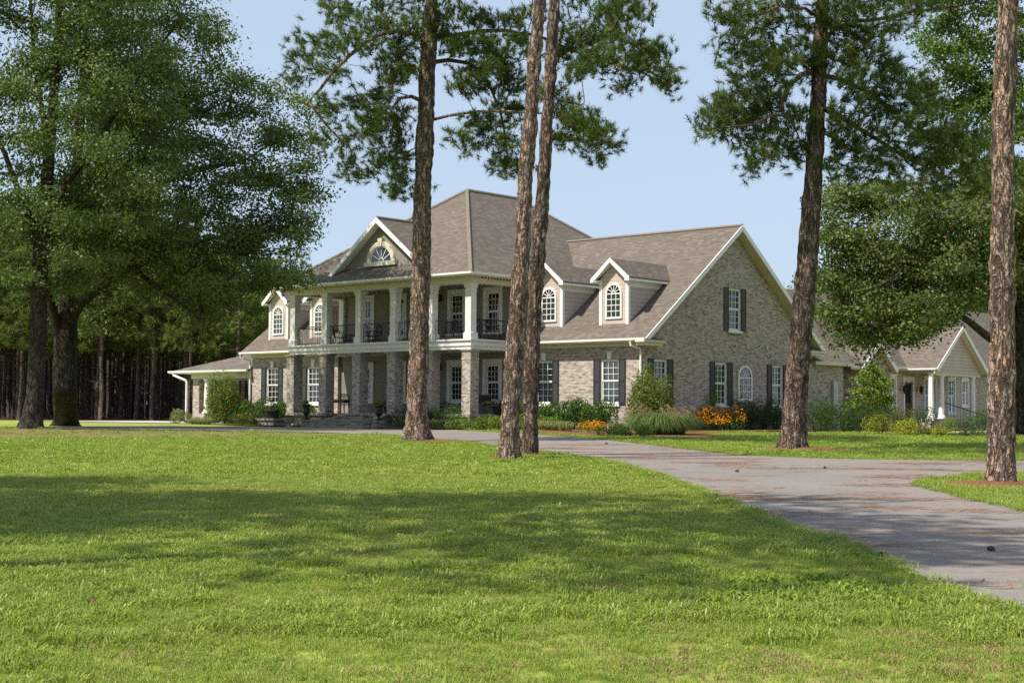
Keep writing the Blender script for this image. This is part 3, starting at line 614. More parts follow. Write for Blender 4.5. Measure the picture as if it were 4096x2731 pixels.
# ---- pediment over the porch
PYF, ZP, PS = -3.24, 10.82, .765; PWY = -2.87; m = PF(PWY)
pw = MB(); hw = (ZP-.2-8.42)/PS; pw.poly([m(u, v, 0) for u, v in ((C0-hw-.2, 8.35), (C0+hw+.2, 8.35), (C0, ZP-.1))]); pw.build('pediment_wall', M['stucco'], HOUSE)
pr_ = MB()
for s in (-1, 1): slab(pr_, [(C0, PYF, ZP), (C0+s*3.42, PYF, ZP-PS*3.42), (C0+s*3.3, PYF+.12, ZP-PS*3.3), (C0, .40, ZP)], .10)
pr_.build('pediment_roof', M['roof'], HOUSE); MB().tube([(C0, PYF, ZP+.01), (C0, .3, ZP+.01)], .08, 6).build('ridge_cap', M['cap'], HOUSE)
pf = MB()
for s in (-1, 1):
    pf.prism(PF(PYF), [(C0, ZP+.02), (C0+s*3.46, ZP+.02-PS*3.46), (C0+s*3.25, ZP-.22-PS*3.25), (C0, ZP-.24)], .003, .045)
    pf.prism(PF(PWY), [(C0, ZP-.16), (C0+s*3.3, ZP-.16-PS*3.3), (C0+s*3.3, ZP-.23-PS*3.3), (C0, ZP-.23)], .002, .365)
pf.build('pediment_rake', M['white'], HOUSE)
fw = arch_window(HOUSE, m, C0, .76, 8.74, 8.74, .0, lower=False, fw=.06)
fw.name = 'fan_window'; ft = MB(); ft.ring(m, arch_pts(C0, 8.74, .765), arch_pts(C0, 8.74, .98), .002, .10); ft.pbox(m, C0-1.1, C0+1.1, 8.54, 8.735, .003, .16); ft.prism(m, [(C0-.1, 9.46), (C0+.1, 9.46), (C0+.16, 9.86), (C0-.16, 9.86)], .004, .15); ft.build('fan_trim', M['cream'], HOUSE)
# ---- carport on the far wing
K0, K1, KY0, KY1, KZ = -34.4, -27.1, -.35, 7.4, 3.84
kr = MB(); kr.add([(K0, KY0, KZ), (K1, KY0, KZ), (K1, KY1, KZ), (K0, KY1, KZ), (K0+3.87, 3.52, KZ+1.27), (K1, 3.52, KZ+1.27)], [(0, 1, 5, 4), (2, 3, 4, 5), (3, 0, 4), (3, 2, 1, 0)]); kr.build('carport_roof', M['roof'], HOUSE)
gutter(HOUSE, PF(KY0+.03), K0-.1, K1, KZ-.13, 0); gutter(HOUSE, PL(K0+.03), KY0, KY1, KZ-.13, 0)
MB().box(K0+1.6, K1, .0, .35, 3.40, 3.72).box(K0+1.6, K0+1.95, .351, 7.0, 3.40, 3.72).box(K0+.02, K1, KY0+.02, KY1-.02, 3.722, 3.78).build('carport_beam', M['cream'], HOUSE)
def tuscan(cx, cy, z0, z1, r, ped=None, par=HOUSE):
    o = MB().lathe([(r*1.5, 0), (r*1.5, .06), (r*1.3, .08), (r*1.35, .14), (r*1.05, .19), (r, .25), (r*.98, (z1-z0)*.45), (r*.82, z1-z0-.22), (r*.95, z1-z0-.2), (r*.95, z1-z0-.17), (r*.85, z1-z0-.15), (r*1.2, z1-z0-.07), (r*1.3, z1-z0-.05), (r*1.3, z1-z0)], (cx, cy, z0), 18).build('round_column', M['white'], par)
    if ped: MB().box(cx-.36, cx+.36, cy-.36, cy+.36, GZ, z0-.002).build('brick_pedestal', M['brick'], o)
tuscan(-31.42, .15, 1.42, 3.398, .19, True); tuscan(-30.3, 6.6, 1.42, 3.398, .19, True)
for y in (.1, 6.4): MB().box(-32.75, -32.15, y, y+.6, GZ, 3.72).build('carport_pier', M['brick'], HOUSE)
downspout(HOUSE, [(-34.0, -.4, 3.7), (-34.0, -.38, 3.62), (-33.1, -.15, 3.32), (-33.05, -.12, 3.2), (-33.05, -.12, .8)], .07)
# ---- low link at the rear corner
lk = MB(); wall(lk, PR(-.25), YB, 17.2, GZ, 4.1); lk.build('link_wall', M['brick'], HOUSE)
lr = MB(); slab(lr, [(.15, YB-.4, 4.25), (.15, 18.6, 4.25), (-4.5, 18.6, 7.4), (-4.5, YB-.4, 7.4)]); lr.build('link_roof', M['roof'], HOUSE); MB().box(-.25, .2, YB, 17.6, 4.08, 4.24).build('frieze', M['cream'], HOUSE)
MB().pbox(PR(-.25), 15.98, 16.42, 1.9, 3.3, .003, .16).build('meter_box', M['vent'], HOUSE)
# ------------------------------------------------------------------ guest house
GH = thing('guest_house', 'low beige cottage with gabled column porch beyond the brick gable', 'house', tuple(HO), YAW)
gw = MB(); gx = PR(-2.0); gho = [(24.95, 26.0, 1.75, 3.75), (29.5, 30.9, 1.75, 3.75), (32.45, 33.3, 1.75, 3.75), (34.3, 35.1, 2.2, 3.75), (27.05, 28.0, 1.4, 3.5)]
wall(gw, gx, 23.6, 36.2, GZ, 4.3, gho); gw.build('siding_wall', M['siding'], GH)
gb = MB(); wall(gb, gx, 36.21, 79, GZ, 4.3); gb.build('brick_wall', M['brick'], GH); gb = MB(); wall(gb, PR(-1.0), 20.2, 23.6, GZ, 6, [], clips=[(-.77, 1, 4.2-.77*20.2), (.77, 1, 4.2+.77*23.6)]); gb.poly([(-1, 20.2, GZ), (-4, 20.2, GZ), (-4, 20.2, 4.3), (-1, 20.2, 4.3)]); gb.poly([(-1, 23.6, GZ), (-2, 23.6, GZ), (-2, 23.6, 4.3), (-1, 23.6, 4.3)]); gb.build('brick_wall', M['brick'], GH)
for a, b, c, d in gho[:4]: window(GH, gx, a, b, c, d, -.04, cols=4 if b-a > 1.2 else 3, casing=.11, blind_or_dark_room='dim')
dr = MB().pbox(gx, 27.08, 27.97, 1.42, 3.48, -.1, -.05).build('door', M['door'], GH); MB().pbox(gx, 27.2, 27.85, 2.3, 3.35, -.049, -.04).build('glass_light', M['dim'], dr)
MB().pbox(gx, 26.88, 27.04, 1.4, 3.55, .002, .05).pbox(gx, 28.01, 28.17, 1.4, 3.55, .002, .05).pbox(gx, 26.84, 28.21, 3.551, 3.85, .002, .06).build('door_surround', M['white'], GH)
for y in (26.55, 28.55): MB().lathe([(.02, .36), (.09, .28), (.12, .22), (.10, .0), (.05, -.06), (.02, -.16)], (-1.72, y, 2.95), 8).tube([(-1.99, y, 3.0), (-1.86, y, 3.5), (-1.72, y, 3.32)], .02, 5).build('wall_lantern', M['iron'], GH)
g = MB(); slab(g, [(-1.55, 18, 4.3), (-1.55, 80, 4.3), (-7, 80, 8.8), (-7, 18, 8.8)]); slab(g, [(-12.4, 18, 4.3), (-7, 18, 8.8), (-7, 80, 8.8), (-12.4, 80, 4.3)]); g.build('main_roof', M['roof'], GH); gutter(GH, PR(-1.57), 18, 80, 4.16, 0)
g = MB()
for s in (-1, 1): slab(g, [(-.7, 21.9+s*1.95, 4.1), (-.7, 21.9, 5.6), (-4.5, 21.9, 5.6), (-2.6, 21.9+s*1.95, 4.1)][::s], .1)
g.build('gable_roof', M['roof'], GH)
g = MB()
for s in (-1, 1): g.prism(PR(-.7), [(21.9, 5.62), (21.9+s*2.0, 4.08), (21.9+s*1.8, 3.9), (21.9, 5.38)], .003, .05); g.prism(PR(-1), [(21.9, 5.48), (21.9+s*1.9, 4.02), (21.9+s*1.9, 3.96), (21.9, 5.42)], .002, .299)
g.build('gable_rake', M['white'], GH)
PC = 29.73; g = MB()
for s in (-1, 1): slab(g, [(.3, PC+s*3.25, 4.24), (.3, PC, 6.72), (-4.6, PC, 6.72), (-1.6, PC+s*3.25, 4.24)], .1)
g.build('porch_roof', M['roof'], GH)
g = MB()
for s in (-1, 1): g.prism(PR(.3), [(PC, 6.74), (PC+s*3.32, 4.2), (PC+s*3.1, 4.04), (PC, 6.5)], .003, .045); g.prism(PR(-.05), [(PC, 6.6), (PC+s*3.2, 4.14), (PC+s*3.2, 4.06), (PC, 6.52)], .002, .348)
g.build('porch_rake', M['white'], GH)
g = MB(); g.poly([PR(-.05)(u, v, 0) for u, v in ((PC-3.0, 4.0), (PC+3.0, 4.0), (PC+3.0, 4.25), (PC, 6.55), (PC-3.0, 4.25))]); g.build('porch_gable_siding', M['siding'], GH)
gutter(GH, PF(PC-3.25), -1.9, .3, 4.1, 0); MB().box(-2, -.06, PC-3.1, PC-2.75, 3.98, 4.14).box(-.35, -.06, PC-2.74, PC+3.0, 3.86, 4.0).build('porch_beam', M['cream'], GH)
for y in (26.75, 28.0, 31.9): tuscan(-.2, y, 1.42, 3.98 if y < 27 else 3.86, .16, False, GH)
MB().box(-2, 0, 26.3, 33, GZ, 1.41).build('porch_floor', M['brick'], GH)
for i in range(3): MB().box(0, .3+.3*i, 28.3, 31.6, GZ, 1.24-.17*i-.003*i).build('porch_step', M['brick_step'], GH)
g = MB(); g.tube([(-.1, 28.1, 2.35), (1.0, 29.9, 1.75), (1.2, 30.2, 1.7)], .025, 6); g.tube([(-.1, 28.1, 1.4), (-.1, 28.1, 2.35)], .025, 6); g.tube([(1.2, 30.2, .9), (1.2, 30.2, 1.7)], .025, 6)
for i in range(1, 11): t = i/11; p = (-.1+1.2*t, 28.1+2.0*t); g.tube([(*p, 1.45-.5*t), (*p, 2.33-.62*t)], .010, 4, False)
g.build('handrail', M['iron'], GH); downspout(GH, [(.2, 26.42, 4.1), (.2, 26.4, 4.0), (-.02, 26.5, 3.75), (-.02, 26.5, 1.5), (.1, 26.4, 1.3)], .05)

# ------------------------------------------------------------------ trees
def D3(pts, Z0, dz=0.0):
    """picture-grid points -> world at depth Z0 (+dz per point)"""
    return np.array([at(x, y, Z0+(dz[i] if hasattr(dz, '__len__') else dz)) for i, (x, y) in enumerate(pts)])
def pts_of(s): return [tuple(float(c) for c in p.split(',')) for p in s.split()]
def local(o, V): return np.asarray(V, float)-np.array(o.location)
def pine(label, path, wid, clusters, limbs, top, extra, seed, flare=.55, bark='pine_bark', rad=.34, dens=11, group=None, name='pine_tree', nl=.23, RG=(.8, 1.2)):
    """path: trunk centre in the picture grid, bottom first; clusters: needle clumps in the picture grid"""
    base = ground(*path[0]); Z = base[1]
    P = [base-np.array([0, 0, .12])]+[at(x, y, Z) for x, y in path[1:]]
    px = F/Z/K; R = [w*.465/px for w in wid]
    d = unit(P[-1]-P[-2]); k = 0
    while P[-1][2] < top: P.append(P[-1]+d*1.5+RNG.normal(size=3)*.03); R.append(max(.05, R[-1]*.88))
    o = thing(name, label, 'tree', tuple(base), 0, group)
    mb = trunk_mesh(local(o, P), R, 44, .045, (5.5, 2.6), seed, flare)
    bp = [np.array(p) for p in P[1:]]; bpar = [-1]+list(range(len(bp)-1))
    ntr = len(bp); zs = [p[2] for p in bp]
    if limbs:
        for pl, r0 in limbs:
            q = D3([p[:2] for p in pl], Z, [p[2] for p in pl]); j = int(np.argmin([np.linalg.norm(b-q[0]) for b in bp[:ntr]]))
            q2 = [q[0]]
            for a, b in zip(q, q[1:]):
                kk = max(1, int(np.linalg.norm(b-a)/.5))
                for i in range(1, kk+1): q2.append(a+(b-a)*i/kk+(RNG.normal(size=3)*.02 if i < kk else 0))
            mb.tube(local(o, q2), np.linspace(r0, r0*.35, len(q2)), 7, False)
            prev = j
            for c in q2: bp.append(c); bpar.append(prev); prev = len(bp)-1
    T = []
    if clusters:
        c = np.array(clusters); c = c+RNG.normal(size=c.shape)*4
        for x, y in c:
            dx = abs(x-np.interp(y, [p[1] for p in path[::-1]], [p[0] for p in path[::-1]]))/px
            T.append(at(x, y, Z+RNG.normal()*min(2.2, .35+.3*dx)))
    T = np.array(T).reshape(-1, 3)
    if extra:
        n, z0, z1, r = extra; E_ = []
        while len(E_) < n:
            h = RNG.uniform(0, 1); a = RNG.uniform(0, 2*math.pi); rr = r*(.35+.65*RNG.uniform())*(1-.75*h)**.6; zz = z0+(z1-z0)*h
            i = min(len(bp[:ntr])-1, int(np.searchsorted(zs, zz))); E_.append(bp[i]*[1, 1, 0]+np.array([math.cos(a)*rr, math.sin(a)*rr, zz-rr*.1]))
        T = np.r_[T, np.array(E_)]
    st = int(np.searchsorted(zs, min(T[:, 2].min()+.5, zs[-1]-1)))
    st = max(0, min(st, ntr-2))
    nodes, par, ends = grow(bp, bpar, list(T), .45, .16, .3, st)
    limb_tubes(mb, local(o, nodes), par, len(bp), .009, 2.0, .06, 5)
    mb.build('trunk', M[bark], o, True)
    prv = np.array([nodes[par[e]] if par[e] >= 0 else nodes[e] for e in ends]); A = unit(T-prv+np.array([0, 0, .12]))
    C = np.repeat(T, dens, 0)+RNG.normal(size=(len(T)*dens, 3))*rad*np.array([1, 1, .75]); AA = unit(np.repeat(A, dens, 0)+RNG.normal(size=(len(C), 3))*.5+np.array([0, 0, .25]))
    per = 34; V = needles(local(o, C), unit(AA), nl, .019, per, .62, .2)
    tn = np.repeat(np.clip(RNG.beta(2, 2.6, len(C))+RNG.normal(size=len(C))*.08+np.repeat(RNG.normal(size=len(T))*.12, dens), 0, 1), per)+RNG.normal(size=len(C)*per)*.08
    np_mesh('crown', V, 3, np.clip(tn, 0, 1), M['needle'], o); ring(base, *RG)
    return o
CA = pts_of("714,95 691,138 684,171 763,99 740,145 790,109 780,171 836,56 875,62 829,89 908,95 918,128 879,158 918,165 948,145 757,237 773,264 740,316 823,231 862,231 895,211 836,273 869,257 800,316 796,356 842,313 882,330 912,316 862,389 895,369 928,356 922,399 918,441 819,395 928,428 763,33 744,7 803,33 862,16 938,7 948,56 987,30 1020,46 994,66 1020,89 905,62 850,112 900,190 850,290 905,285 930,250 950,90 "
 "1053,30 1083,43 1116,53 1159,43 1198,46 1218,33 1083,99 1113,109 1060,109 1139,132 1159,152 1132,165 1076,171 1057,198 1093,191 1165,181 1146,204 1188,198 1192,250 1086,280 1060,316 1083,336 1106,297 1132,283 1172,270 1142,330 1175,313 1165,369 1188,372 1155,392 1110,160 1120,120 1150,240 1040,130 1185,105 1208,115 1297,66 1304,89 1337,86 1363,89 1390,89 1413,73 1422,92 1413,115 1455,122 1478,125 1502,132 1521,122 1511,162 1528,178 1544,198 1347,158 1320,165 1363,138 1390,158 1432,194 1340,120 1390,125 1440,150 1470,160 1284,218 1291,250 1314,264 1337,264 1340,290 1363,307 1380,316 1399,330 1347,336 1373,359 1284,316 1245,211 1310,290 1317,7 1383,20 1399,36 1413,43 1426,10 1452,16 1472,26 1270,130 1300,120")
LA = [([(975, 85, 0), (940, 76, -.3), (905, 72, -.6), (870, 80, -.9), (840, 98, -1.2), (800, 130, -1.5), (765, 165, -1.8), (735, 205, -2), (709, 235, -2.1), (730, 262, -2), (752, 290, -1.9), (790, 330, -1.7)], .085),
      ([(968, 232, 0), (945, 222, -.4), (918, 226, -.8), (900, 250, -1.1), (880, 300, -1.4)], .07), ([(990, 85, 0), (1040, 82, .4), (1100, 72, .9), (1160, 70, 1.3), (1230, 80, 1.7), (1300, 110, 2), (1360, 135, 2.2), (1420, 150, 2.4), (1480, 170, 2.5), (1540, 200, 2.6)], .075),
      ([(985, 145, 0), (1030, 138, .5), (1075, 145, .9), (1110, 170, 1.2), (1130, 210, 1.4), (1150, 260, 1.6), (1160, 310, 1.7), (1165, 350, 1.8)], .075), ([(995, 275, 0), (1030, 266, -.3), (1090, 257, -.7), (1150, 255, -1), (1200, 258, -1.2), (1260, 262, -1.3), (1310, 285, -1.4), (1370, 320, -1.5)], .05)]
pine('tall pine with a broad leafy crown standing beside the front steps', [(955, 1015), (958, 900), (965, 700), (968, 600), (970, 450), (975, 330), (980, 200), (985, 100), (990, 0)], [50, 49, 48, 47, 44, 43, 40, 37, 34], CA, LA, 22, (60, 15.5, 23, 4.2), 1, .8, dens=32, rad=.26, RG=(1.0, 1.6, (.8, -.2)))
pine('bare trunked pine with flaking bark, thicker trunk of the close pair', [(1168, 1056), (1173, 950), (1180, 850), (1190, 700), (1203, 500), (1215, 300), (1228, 130), (1238, 0)], [46, 46, 44, 42, 38, 35, 33, 31], None, None, 23, (110, 15.5, 24, 3.6), 2, .3, 'pine_bark', dens=8, RG=(.42, 1.2))
pine('slimmer darker pine of the close pair beside the driveway', [(1219, 1048), (1218, 950), (1222, 800), (1235, 600), (1250, 400), (1262, 200), (1270, 60), (1275, 0)], [38, 38, 37, 35, 32, 29, 27, 26], None, None, 22, (100, 15.5, 23, 3.4), 3, .25, 'pine_bark_dark', dens=8, RG=(.42, 1.2))
CD = pts_of("1658,36 1678,20 1717,26 1704,59 1744,40 1783,20 1810,13 1764,66 1684,89 1711,96 1691,122 1721,125 1737,86 1764,129 1777,105 1684,162 1826,105 1856,89 1810,132 1829,142 1859,138 1777,152 1790,171 1757,181 1711,191 1734,204 1764,211 1671,224 1694,237 1661,244 1721,247 1750,237 1635,267 1658,274 1688,274 1632,297 1658,300 1717,290 1704,316 1803,214 1810,257 1829,270 1777,290 1803,297 1764,313 1790,326 1823,316 1829,343 1764,336 1744,356 1724,372 1816,353 1690,290 1735,270 1780,250 1750,110 "
 "1918,20 1948,20 1938,43 1974,16 2007,20 2047,43 2090,20 2130,12 1925,76 1951,82 1981,86 1935,109 1974,112 2004,105 2020,129 1922,142 1951,152 1987,155 2020,158 2050,171 2080,185 1984,194 2057,214 2093,217 2126,231 2146,227 1945,237 1974,250 2040,264 2106,264 2139,270 2205,297 2238,316 2264,330 1915,274 1938,287 1902,310 1925,330 1961,336 1938,363 1909,379 1968,369 1994,346 1968,399 2020,369 2047,389 2073,359 2106,389 2172,379 2205,363 2123,346 2156,330 2189,412 2254,379 2238,428 1960,180 2010,200 2050,240 2090,290 2020,230 2140,300 2170,310 2010,280 2060,320 2100,330 1990,300 2030,340 2150,370 2200,330 2230,400 2270,420 2120,410 2080,420 2150,440 2060,150 2110,200 1900,180 1905,130 2000,60 2070,55 1890,25 1850,40 1830,60 2300,380 2280,300 2320,440")
LD = [([(1868, 165, 0), (1840, 172, -.4), (1815, 195, -.8), (1795, 235, -1.2), (1800, 265, -1.4), (1770, 265, -1.6), (1735, 285, -1.8), (1690, 292, -2)], .085), ([(1885, 100, 0), (1920, 65, .4), (1970, 48, .8), (2040, 40, 1.2), (2110, 25, 1.5), (2190, 15, 1.8), (2270, 4, 2)], .07),
      ([(1895, 175, 0), (1930, 182, .5), (1980, 205, 1), (2030, 240, 1.5), (2080, 285, 2), (2140, 320, 2.4), (2220, 350, 2.8)], .075), ([(1893, 250, 0), (1925, 265, .4), (1980, 300, .9), (2030, 330, 1.3), (2080, 362, 1.7), (2140, 390, 2), (2200, 420, 2.3)], .085), ([(1800, 265, -1.4), (1825, 290, -1.2), (1840, 330, -1)], .04), ([(1880, 40, 0), (1850, 20, -.5), (1790, 15, -1), (1720, 40, -1.5), (1700, 90, -1.7)], .05)]
pine('tall leaning pine with drooping limbs on the lawn by the brick gable', [(1820, 1033), (1828, 900), (1845, 700), (1862, 500), (1875, 300), (1880, 200), (1886, 50), (1890, 0)], [60, 58, 54, 47, 41, 37, 34, 32], CD, LD, 21, (60, 13.8, 22, 4), 4, .42, 'pine_bark_dark', dens=23, rad=.27, RG=(1.1, 1.4, (.3, 0)))
pine('straight pine with reddish flaking bark on the small grass island', [(2300, 1115), (2300, 1000), (2302, 800), (2302, 600), (2304, 400), (2308, 200), (2313, 0)], [66, 65, 61, 59, 56, 53, 50], None, None, 20, (90, 11.5, 21, 3.2), 5, .3, dens=8, RG=(.75, 1.6, (-.1, -.1)))
# pines that stand outside the frame and shade the front lawn
def shade_pine(loc, crown, n=70, r=2.6, seed=101, lean=(0, 0), rt=.24):
    o = thing('pine_tree', 'pine standing outside the frame beyond the open front lawn', 'tree', (loc[0], loc[1], float(gz(loc[1]))), 0, 'pines beyond the frame')
    P = [np.array([lean[0]*z, lean[1]*z, z-.1]) for z in np.arange(0, crown[1]+.1, 1.0)]; mb = MB(); mb.tube(P, np.linspace(rt, .07, len(P)), 10)
    T = []
    for i in range(n):
        h = RNG.uniform(); a = RNG.uniform(0, 6.283); rr = r*math.sqrt(RNG.uniform(.05, 1))*(1-.6*h); z = crown[0]+(crown[1]-crown[0])*h; T.append((lean[0]*z+math.cos(a)*rr, lean[1]*z+math.sin(a)*rr, z))
    T = np.array(T); nodes, par, ends = grow(P, [-1]+list(range(len(P)-1)), list(T), .7, .1, .3, int(crown[0])-1); limb_tubes(mb, nodes, par, len(P), .012, 2, .07, 4)
    mb.build('trunk', M['pine_bark'], o, True); C = np.repeat(T, 9, 0)+RNG.normal(size=(len(T)*9, 3))*.42
    np_mesh('crown', needles(C, unit(RNG.normal(size=C.shape)+[0, 0, .4]), .3, .055, 16), 3, RNG.uniform(size=len(C)*16), M['needle'], o); return o
for a in (((-8.6, 10.1), (12.5, 19.5), 190, 4.8, (0, 0)), ((-15.5, 14.5), (10, 18), 150, 3.0, (0, 0)), ((-19, 17.5), (11, 19), 180, 3.3, (0, 0)), ((-12.5, 14.2), (13, 20), 100, 2.7, (0, 0)), ((-9.2, 13.9), (14.5, 20), 34, 2.8, (0, 0)), ((-15.4, 11.0), (11, 17), 90, 2.5, (0, 0))):
    shade_pine(a[0], a[1], a[2], a[3], lean=a[4])

def broadleaf(label, base, trunks, poly, n, nl, Z, dz, L, mat, bark, spread=(.78, .78, .30), group=None, name='oak_tree', ctr=None, tint=(2, 2.4), reds=0, flare=.45, dead=0.0, clear=()):
    o = thing(name, label, 'tree', tuple(base), 0, group); mb = MB(); bp, bpar = [], []
    for ti, (pl, wd) in enumerate(trunks):
        q = [np.array(at(x, y, Z+(p[0] if p else 0))) for x, y, *p in pl]
        if ti == 0: q[0] = np.array(base)-np.array([0, 0, .15])
        px = F/Z/K; R = [w/2/px for w in wd]
        if ti == 0: t = trunk_mesh(local(o, q), R, 30, .03, (4, 1.6), 7+Z, flare); mb.add(t.v, t.f)
        else: mb.tube(local(o, q), R, 9, False)
        prev = -1 if ti == 0 else int(np.argmin([np.linalg.norm(b-q[0]) for b in bp]))
        for a, b in zip(q, q[1:]):
            k = max(1, int(np.linalg.norm(b-a)/.8))
            for i in range(1, k+1): bp.append(a+(b-a)*i/k); bpar.append(prev); prev = len(bp)-1
    S2 = sample_poly(poly, n); cx = np.mean([p[0] for p in poly]); T = []
    hwid = (max(p[0] for p in poly)-min(p[0] for p in poly))/2
    for x, y in S2:
        e = max(.2, 1-((x-(ctr or cx))/hwid)**2)**.5; T.append(at(x, y, Z+np.clip(RNG.normal()*.55, -1.1, 1.1)*dz*e))
    for cp in clear:
        T = [t for t, (x, y) in zip(T, S2) if not (t[1] < Z+1.2 and inpoly(np.array([[x, y]]), cp)[0])] if cp is clear[0] else T
    T = np.array(T); zmin = min(3.0, T[:, 2].min()); st = 0
    for i, b in enumerate(bp):
        if b[2] < 4.2: st = 0
    nodes, par, ends = grow(bp, bpar, list(T), .8, .13, .2, 3)
    limb_tubes(mb, local(o, nodes), par, len(bp), .019, 2.3, .18, 5); mb.build('trunk', M[bark], o, True)
    # leaf sprays: along the last twig and round its tip
    pr = np.array([nodes[par[e]] if par[e] >= 0 else nodes[e] for e in ends]); d = unit(T-pr)
    per = RNG.integers(int(nl*.45), int(nl*1.5), len(T)); I = np.repeat(np.arange(len(T)), per)
    sp = np.array(spread)*RNG.uniform(.65, 1.25, (len(I), 1)); P = T[I]+np.clip(RNG.normal(size=(len(I), 3)), -1.7, 1.7)*sp*.6+d[I]*RNG.uniform(-.9, .35, (len(I), 1))
    base_t = RNG.beta(*tint, len(T)); tn = np.clip(base_t[I]*.75+RNG.uniform(-.12, .38, len(I)), 0, .95)
    if dead: tn[RNG.uniform(size=len(tn)) < dead] = 1.0
    cen = np.array([np.mean(T[:, 0]), np.mean(T[:, 1]), np.percentile(T[:, 2], 30)]); nb = unit((P-T[I])*[1, 1, 1.6]+1e-3)*.9+unit(P-cen)*.9+np.array([0, 0, .55])
    np_mesh('crown', leaves(local(o, P), L, L*.6, nb, .15), 4, tn, M[mat], o); return o
OP1 = [(-260, -230), (200, -230), (330, -130), (400, 60), (400, 330), (340, 520), (250, 640), (200, 690), (60, 660), (-60, 700), (-200, 740), (-300, 500)]
broadleaf('tall dense oak at the lawn edge, paler straight trunk of the two', ground(70, 985), [([(70, 985), (82, 900), (86, 800), (89, 700), (93, 600), (98, 500), (107, 420), (118, 300), (130, 120), (140, -60), (142, -200)], [46, 41, 39, 38, 36, 33, 29, 24, 18, 13, 8]), ([(88, 690), (60, 640, -.5), (20, 600, -1), (-60, 560, -1.5), (-140, 500, -2)], [22, 17, 13, 10, 6]), ([(97, 520), (140, 440, -.6), (200, 360, -1.2), (260, 270, -1.8), (330, 160, -2)], [20, 16, 12, 9, 5]), ([(95, 560), (50, 460, -1), (10, 350, -1.8), (-60, 220, -2)], [20, 15, 11, 6]), ([(110, 420), (105, 300, .8), (80, 150, 1.4), (70, 0, 2)], [18, 14, 10, 7])],
          OP1, 520, 230, 59.75, 4.6, .145, 'oak_leaf', 'oak_bark', ctr=80, clear=([(62, 560), (140, 540), (135, 720), (55, 720)],))
OP2 = [(120, -230), (300, -230), (420, -130), (500, -20), (505, 60), (525, 75), (508, 120), (530, 165), (580, 185), (640, 188), (655, 225), (700, 236), (718, 300), (710, 350), (735, 378), (728, 420), (745, 455), (735, 485), (755, 512), (712, 530), (690, 575), (715, 640), (668, 668), (650, 660), (600, 680), (520, 705), (470, 745), (420, 690), (330, 690), (240, 700), (215, 800), (180, 720), (100, 600), (150, 300)]
broadleaf('broad spreading oak with forked grey trunk, nearer the carport', ground(152, 978), [([(152, 978), (150, 900), (150, 820), (152, 760), (157, 680), (163, 580), (168, 480), (178, 360), (190, 200), (200, 50), (205, -100)], [56, 53, 52, 52, 38, 32, 27, 22, 17, 12, 8]), ([(146, 800), (128, 740, -.4), (112, 680, -.8), (98, 620, -1.2), (80, 560, -1.5)], [26, 23, 19, 15, 10]), ([(156, 740), (185, 695, -.3), (225, 665, -.6), (290, 620, -1.2), (360, 590, -1.6), (440, 560, -2), (520, 540, -2)], [30, 26, 21, 17, 13, 10, 6]),
           ([(160, 650), (215, 560, .5), (285, 480, 1), (360, 425, 1.5), (450, 390, 2), (560, 370, 2)], [28, 23, 18, 14, 11, 7]), ([(166, 520), (230, 440, -1), (290, 415, -1.4), (335, 402, -1.7), (400, 396, -2)], [20, 15, 12, 10, 6]), ([(170, 470), (240, 370, 1), (340, 290, 1.5), (420, 240, 2), (500, 210, 2)], [20, 16, 12, 9, 6]), ([(300, 612, -1), (360, 660, -2), (420, 700, -2.6), (460, 735, -3)], [12, 10, 7, 4]), ([(175, 400), (260, 260, 1), (330, 150, 2), (420, 40, 2)], [18, 14, 10, 6])],
          OP2, 660, 190, 66, 4.6, .15, 'oak_leaf', 'oak_bark', ctr=250, dead=.0008, clear=([(105, 590), (215, 600), (205, 780), (100, 760)],))
OP3 = [(1885, 455), (1905, 425), (1960, 415), (2060, 420), (2130, 440), (2220, 430), (2330, 420), (2460, 430), (2520, 640), (2450, 700), (2330, 655), (2272, 675), (2240, 715), (2222, 780), (2192, 795), (2180, 750), (2130, 800), (2095, 815), (2080, 770), (2030, 790), (1985, 845), (1955, 800), (1915, 800), (1880, 745), (1858, 710), (1878, 660), (1900, 620), (1890, 560), (1905, 510)]
broadleaf('large olive green oak overhanging the cottage, trunk hidden behind island pine', ground(2362, 1000), [([(2362, 1000), (2360, 900), (2358, 800), (2352, 700), (2345, 600), (2340, 520), (2335, 440)], [74, 62, 60, 52, 42, 34, 22]), ([(2350, 830), (2300, 795, -.8), (2262, 768, -1.4), (2225, 738, -2), (2195, 718, -2.4), (2150, 690, -3)], [26, 22, 18, 15, 12, 8]), ([(2350, 760), (2280, 690, -.5), (2200, 640, -1), (2110, 610, -1.5), (2010, 590, -2)], [24, 20, 16, 12, 7]), ([(2345, 640), (2260, 560, .5), (2160, 510, 1), (2060, 480, 1.5)], [20, 16, 12, 7])],
          OP3, 350, 225, 60, 4.2, .15, 'oak_leaf_olive', 'oak_bark', ctr=2250, dead=.012)
OP4 = [(2085, 110), (2120, 60), (2160, -20), (2200, -160), (2460, -160), (2520, 200), (2480, 470), (2330, 440), (2230, 440), (2170, 390), (2130, 320), (2110, 250), (2120, 190), (2080, 160)]
broadleaf('tall pale green tree rising above the olive oak', ground(2420, 975), [([(2420, 975), (2415, 800), (2410, 600), (2405, 400), (2400, 200), (2395, 0), (2390, -140)], [50, 46, 40, 32, 24, 15, 7])], OP4, 300, 190, 78, 4, .19, 'gum_leaf', 'oak_bark', ctr=2360, name='sweetgum_tree')
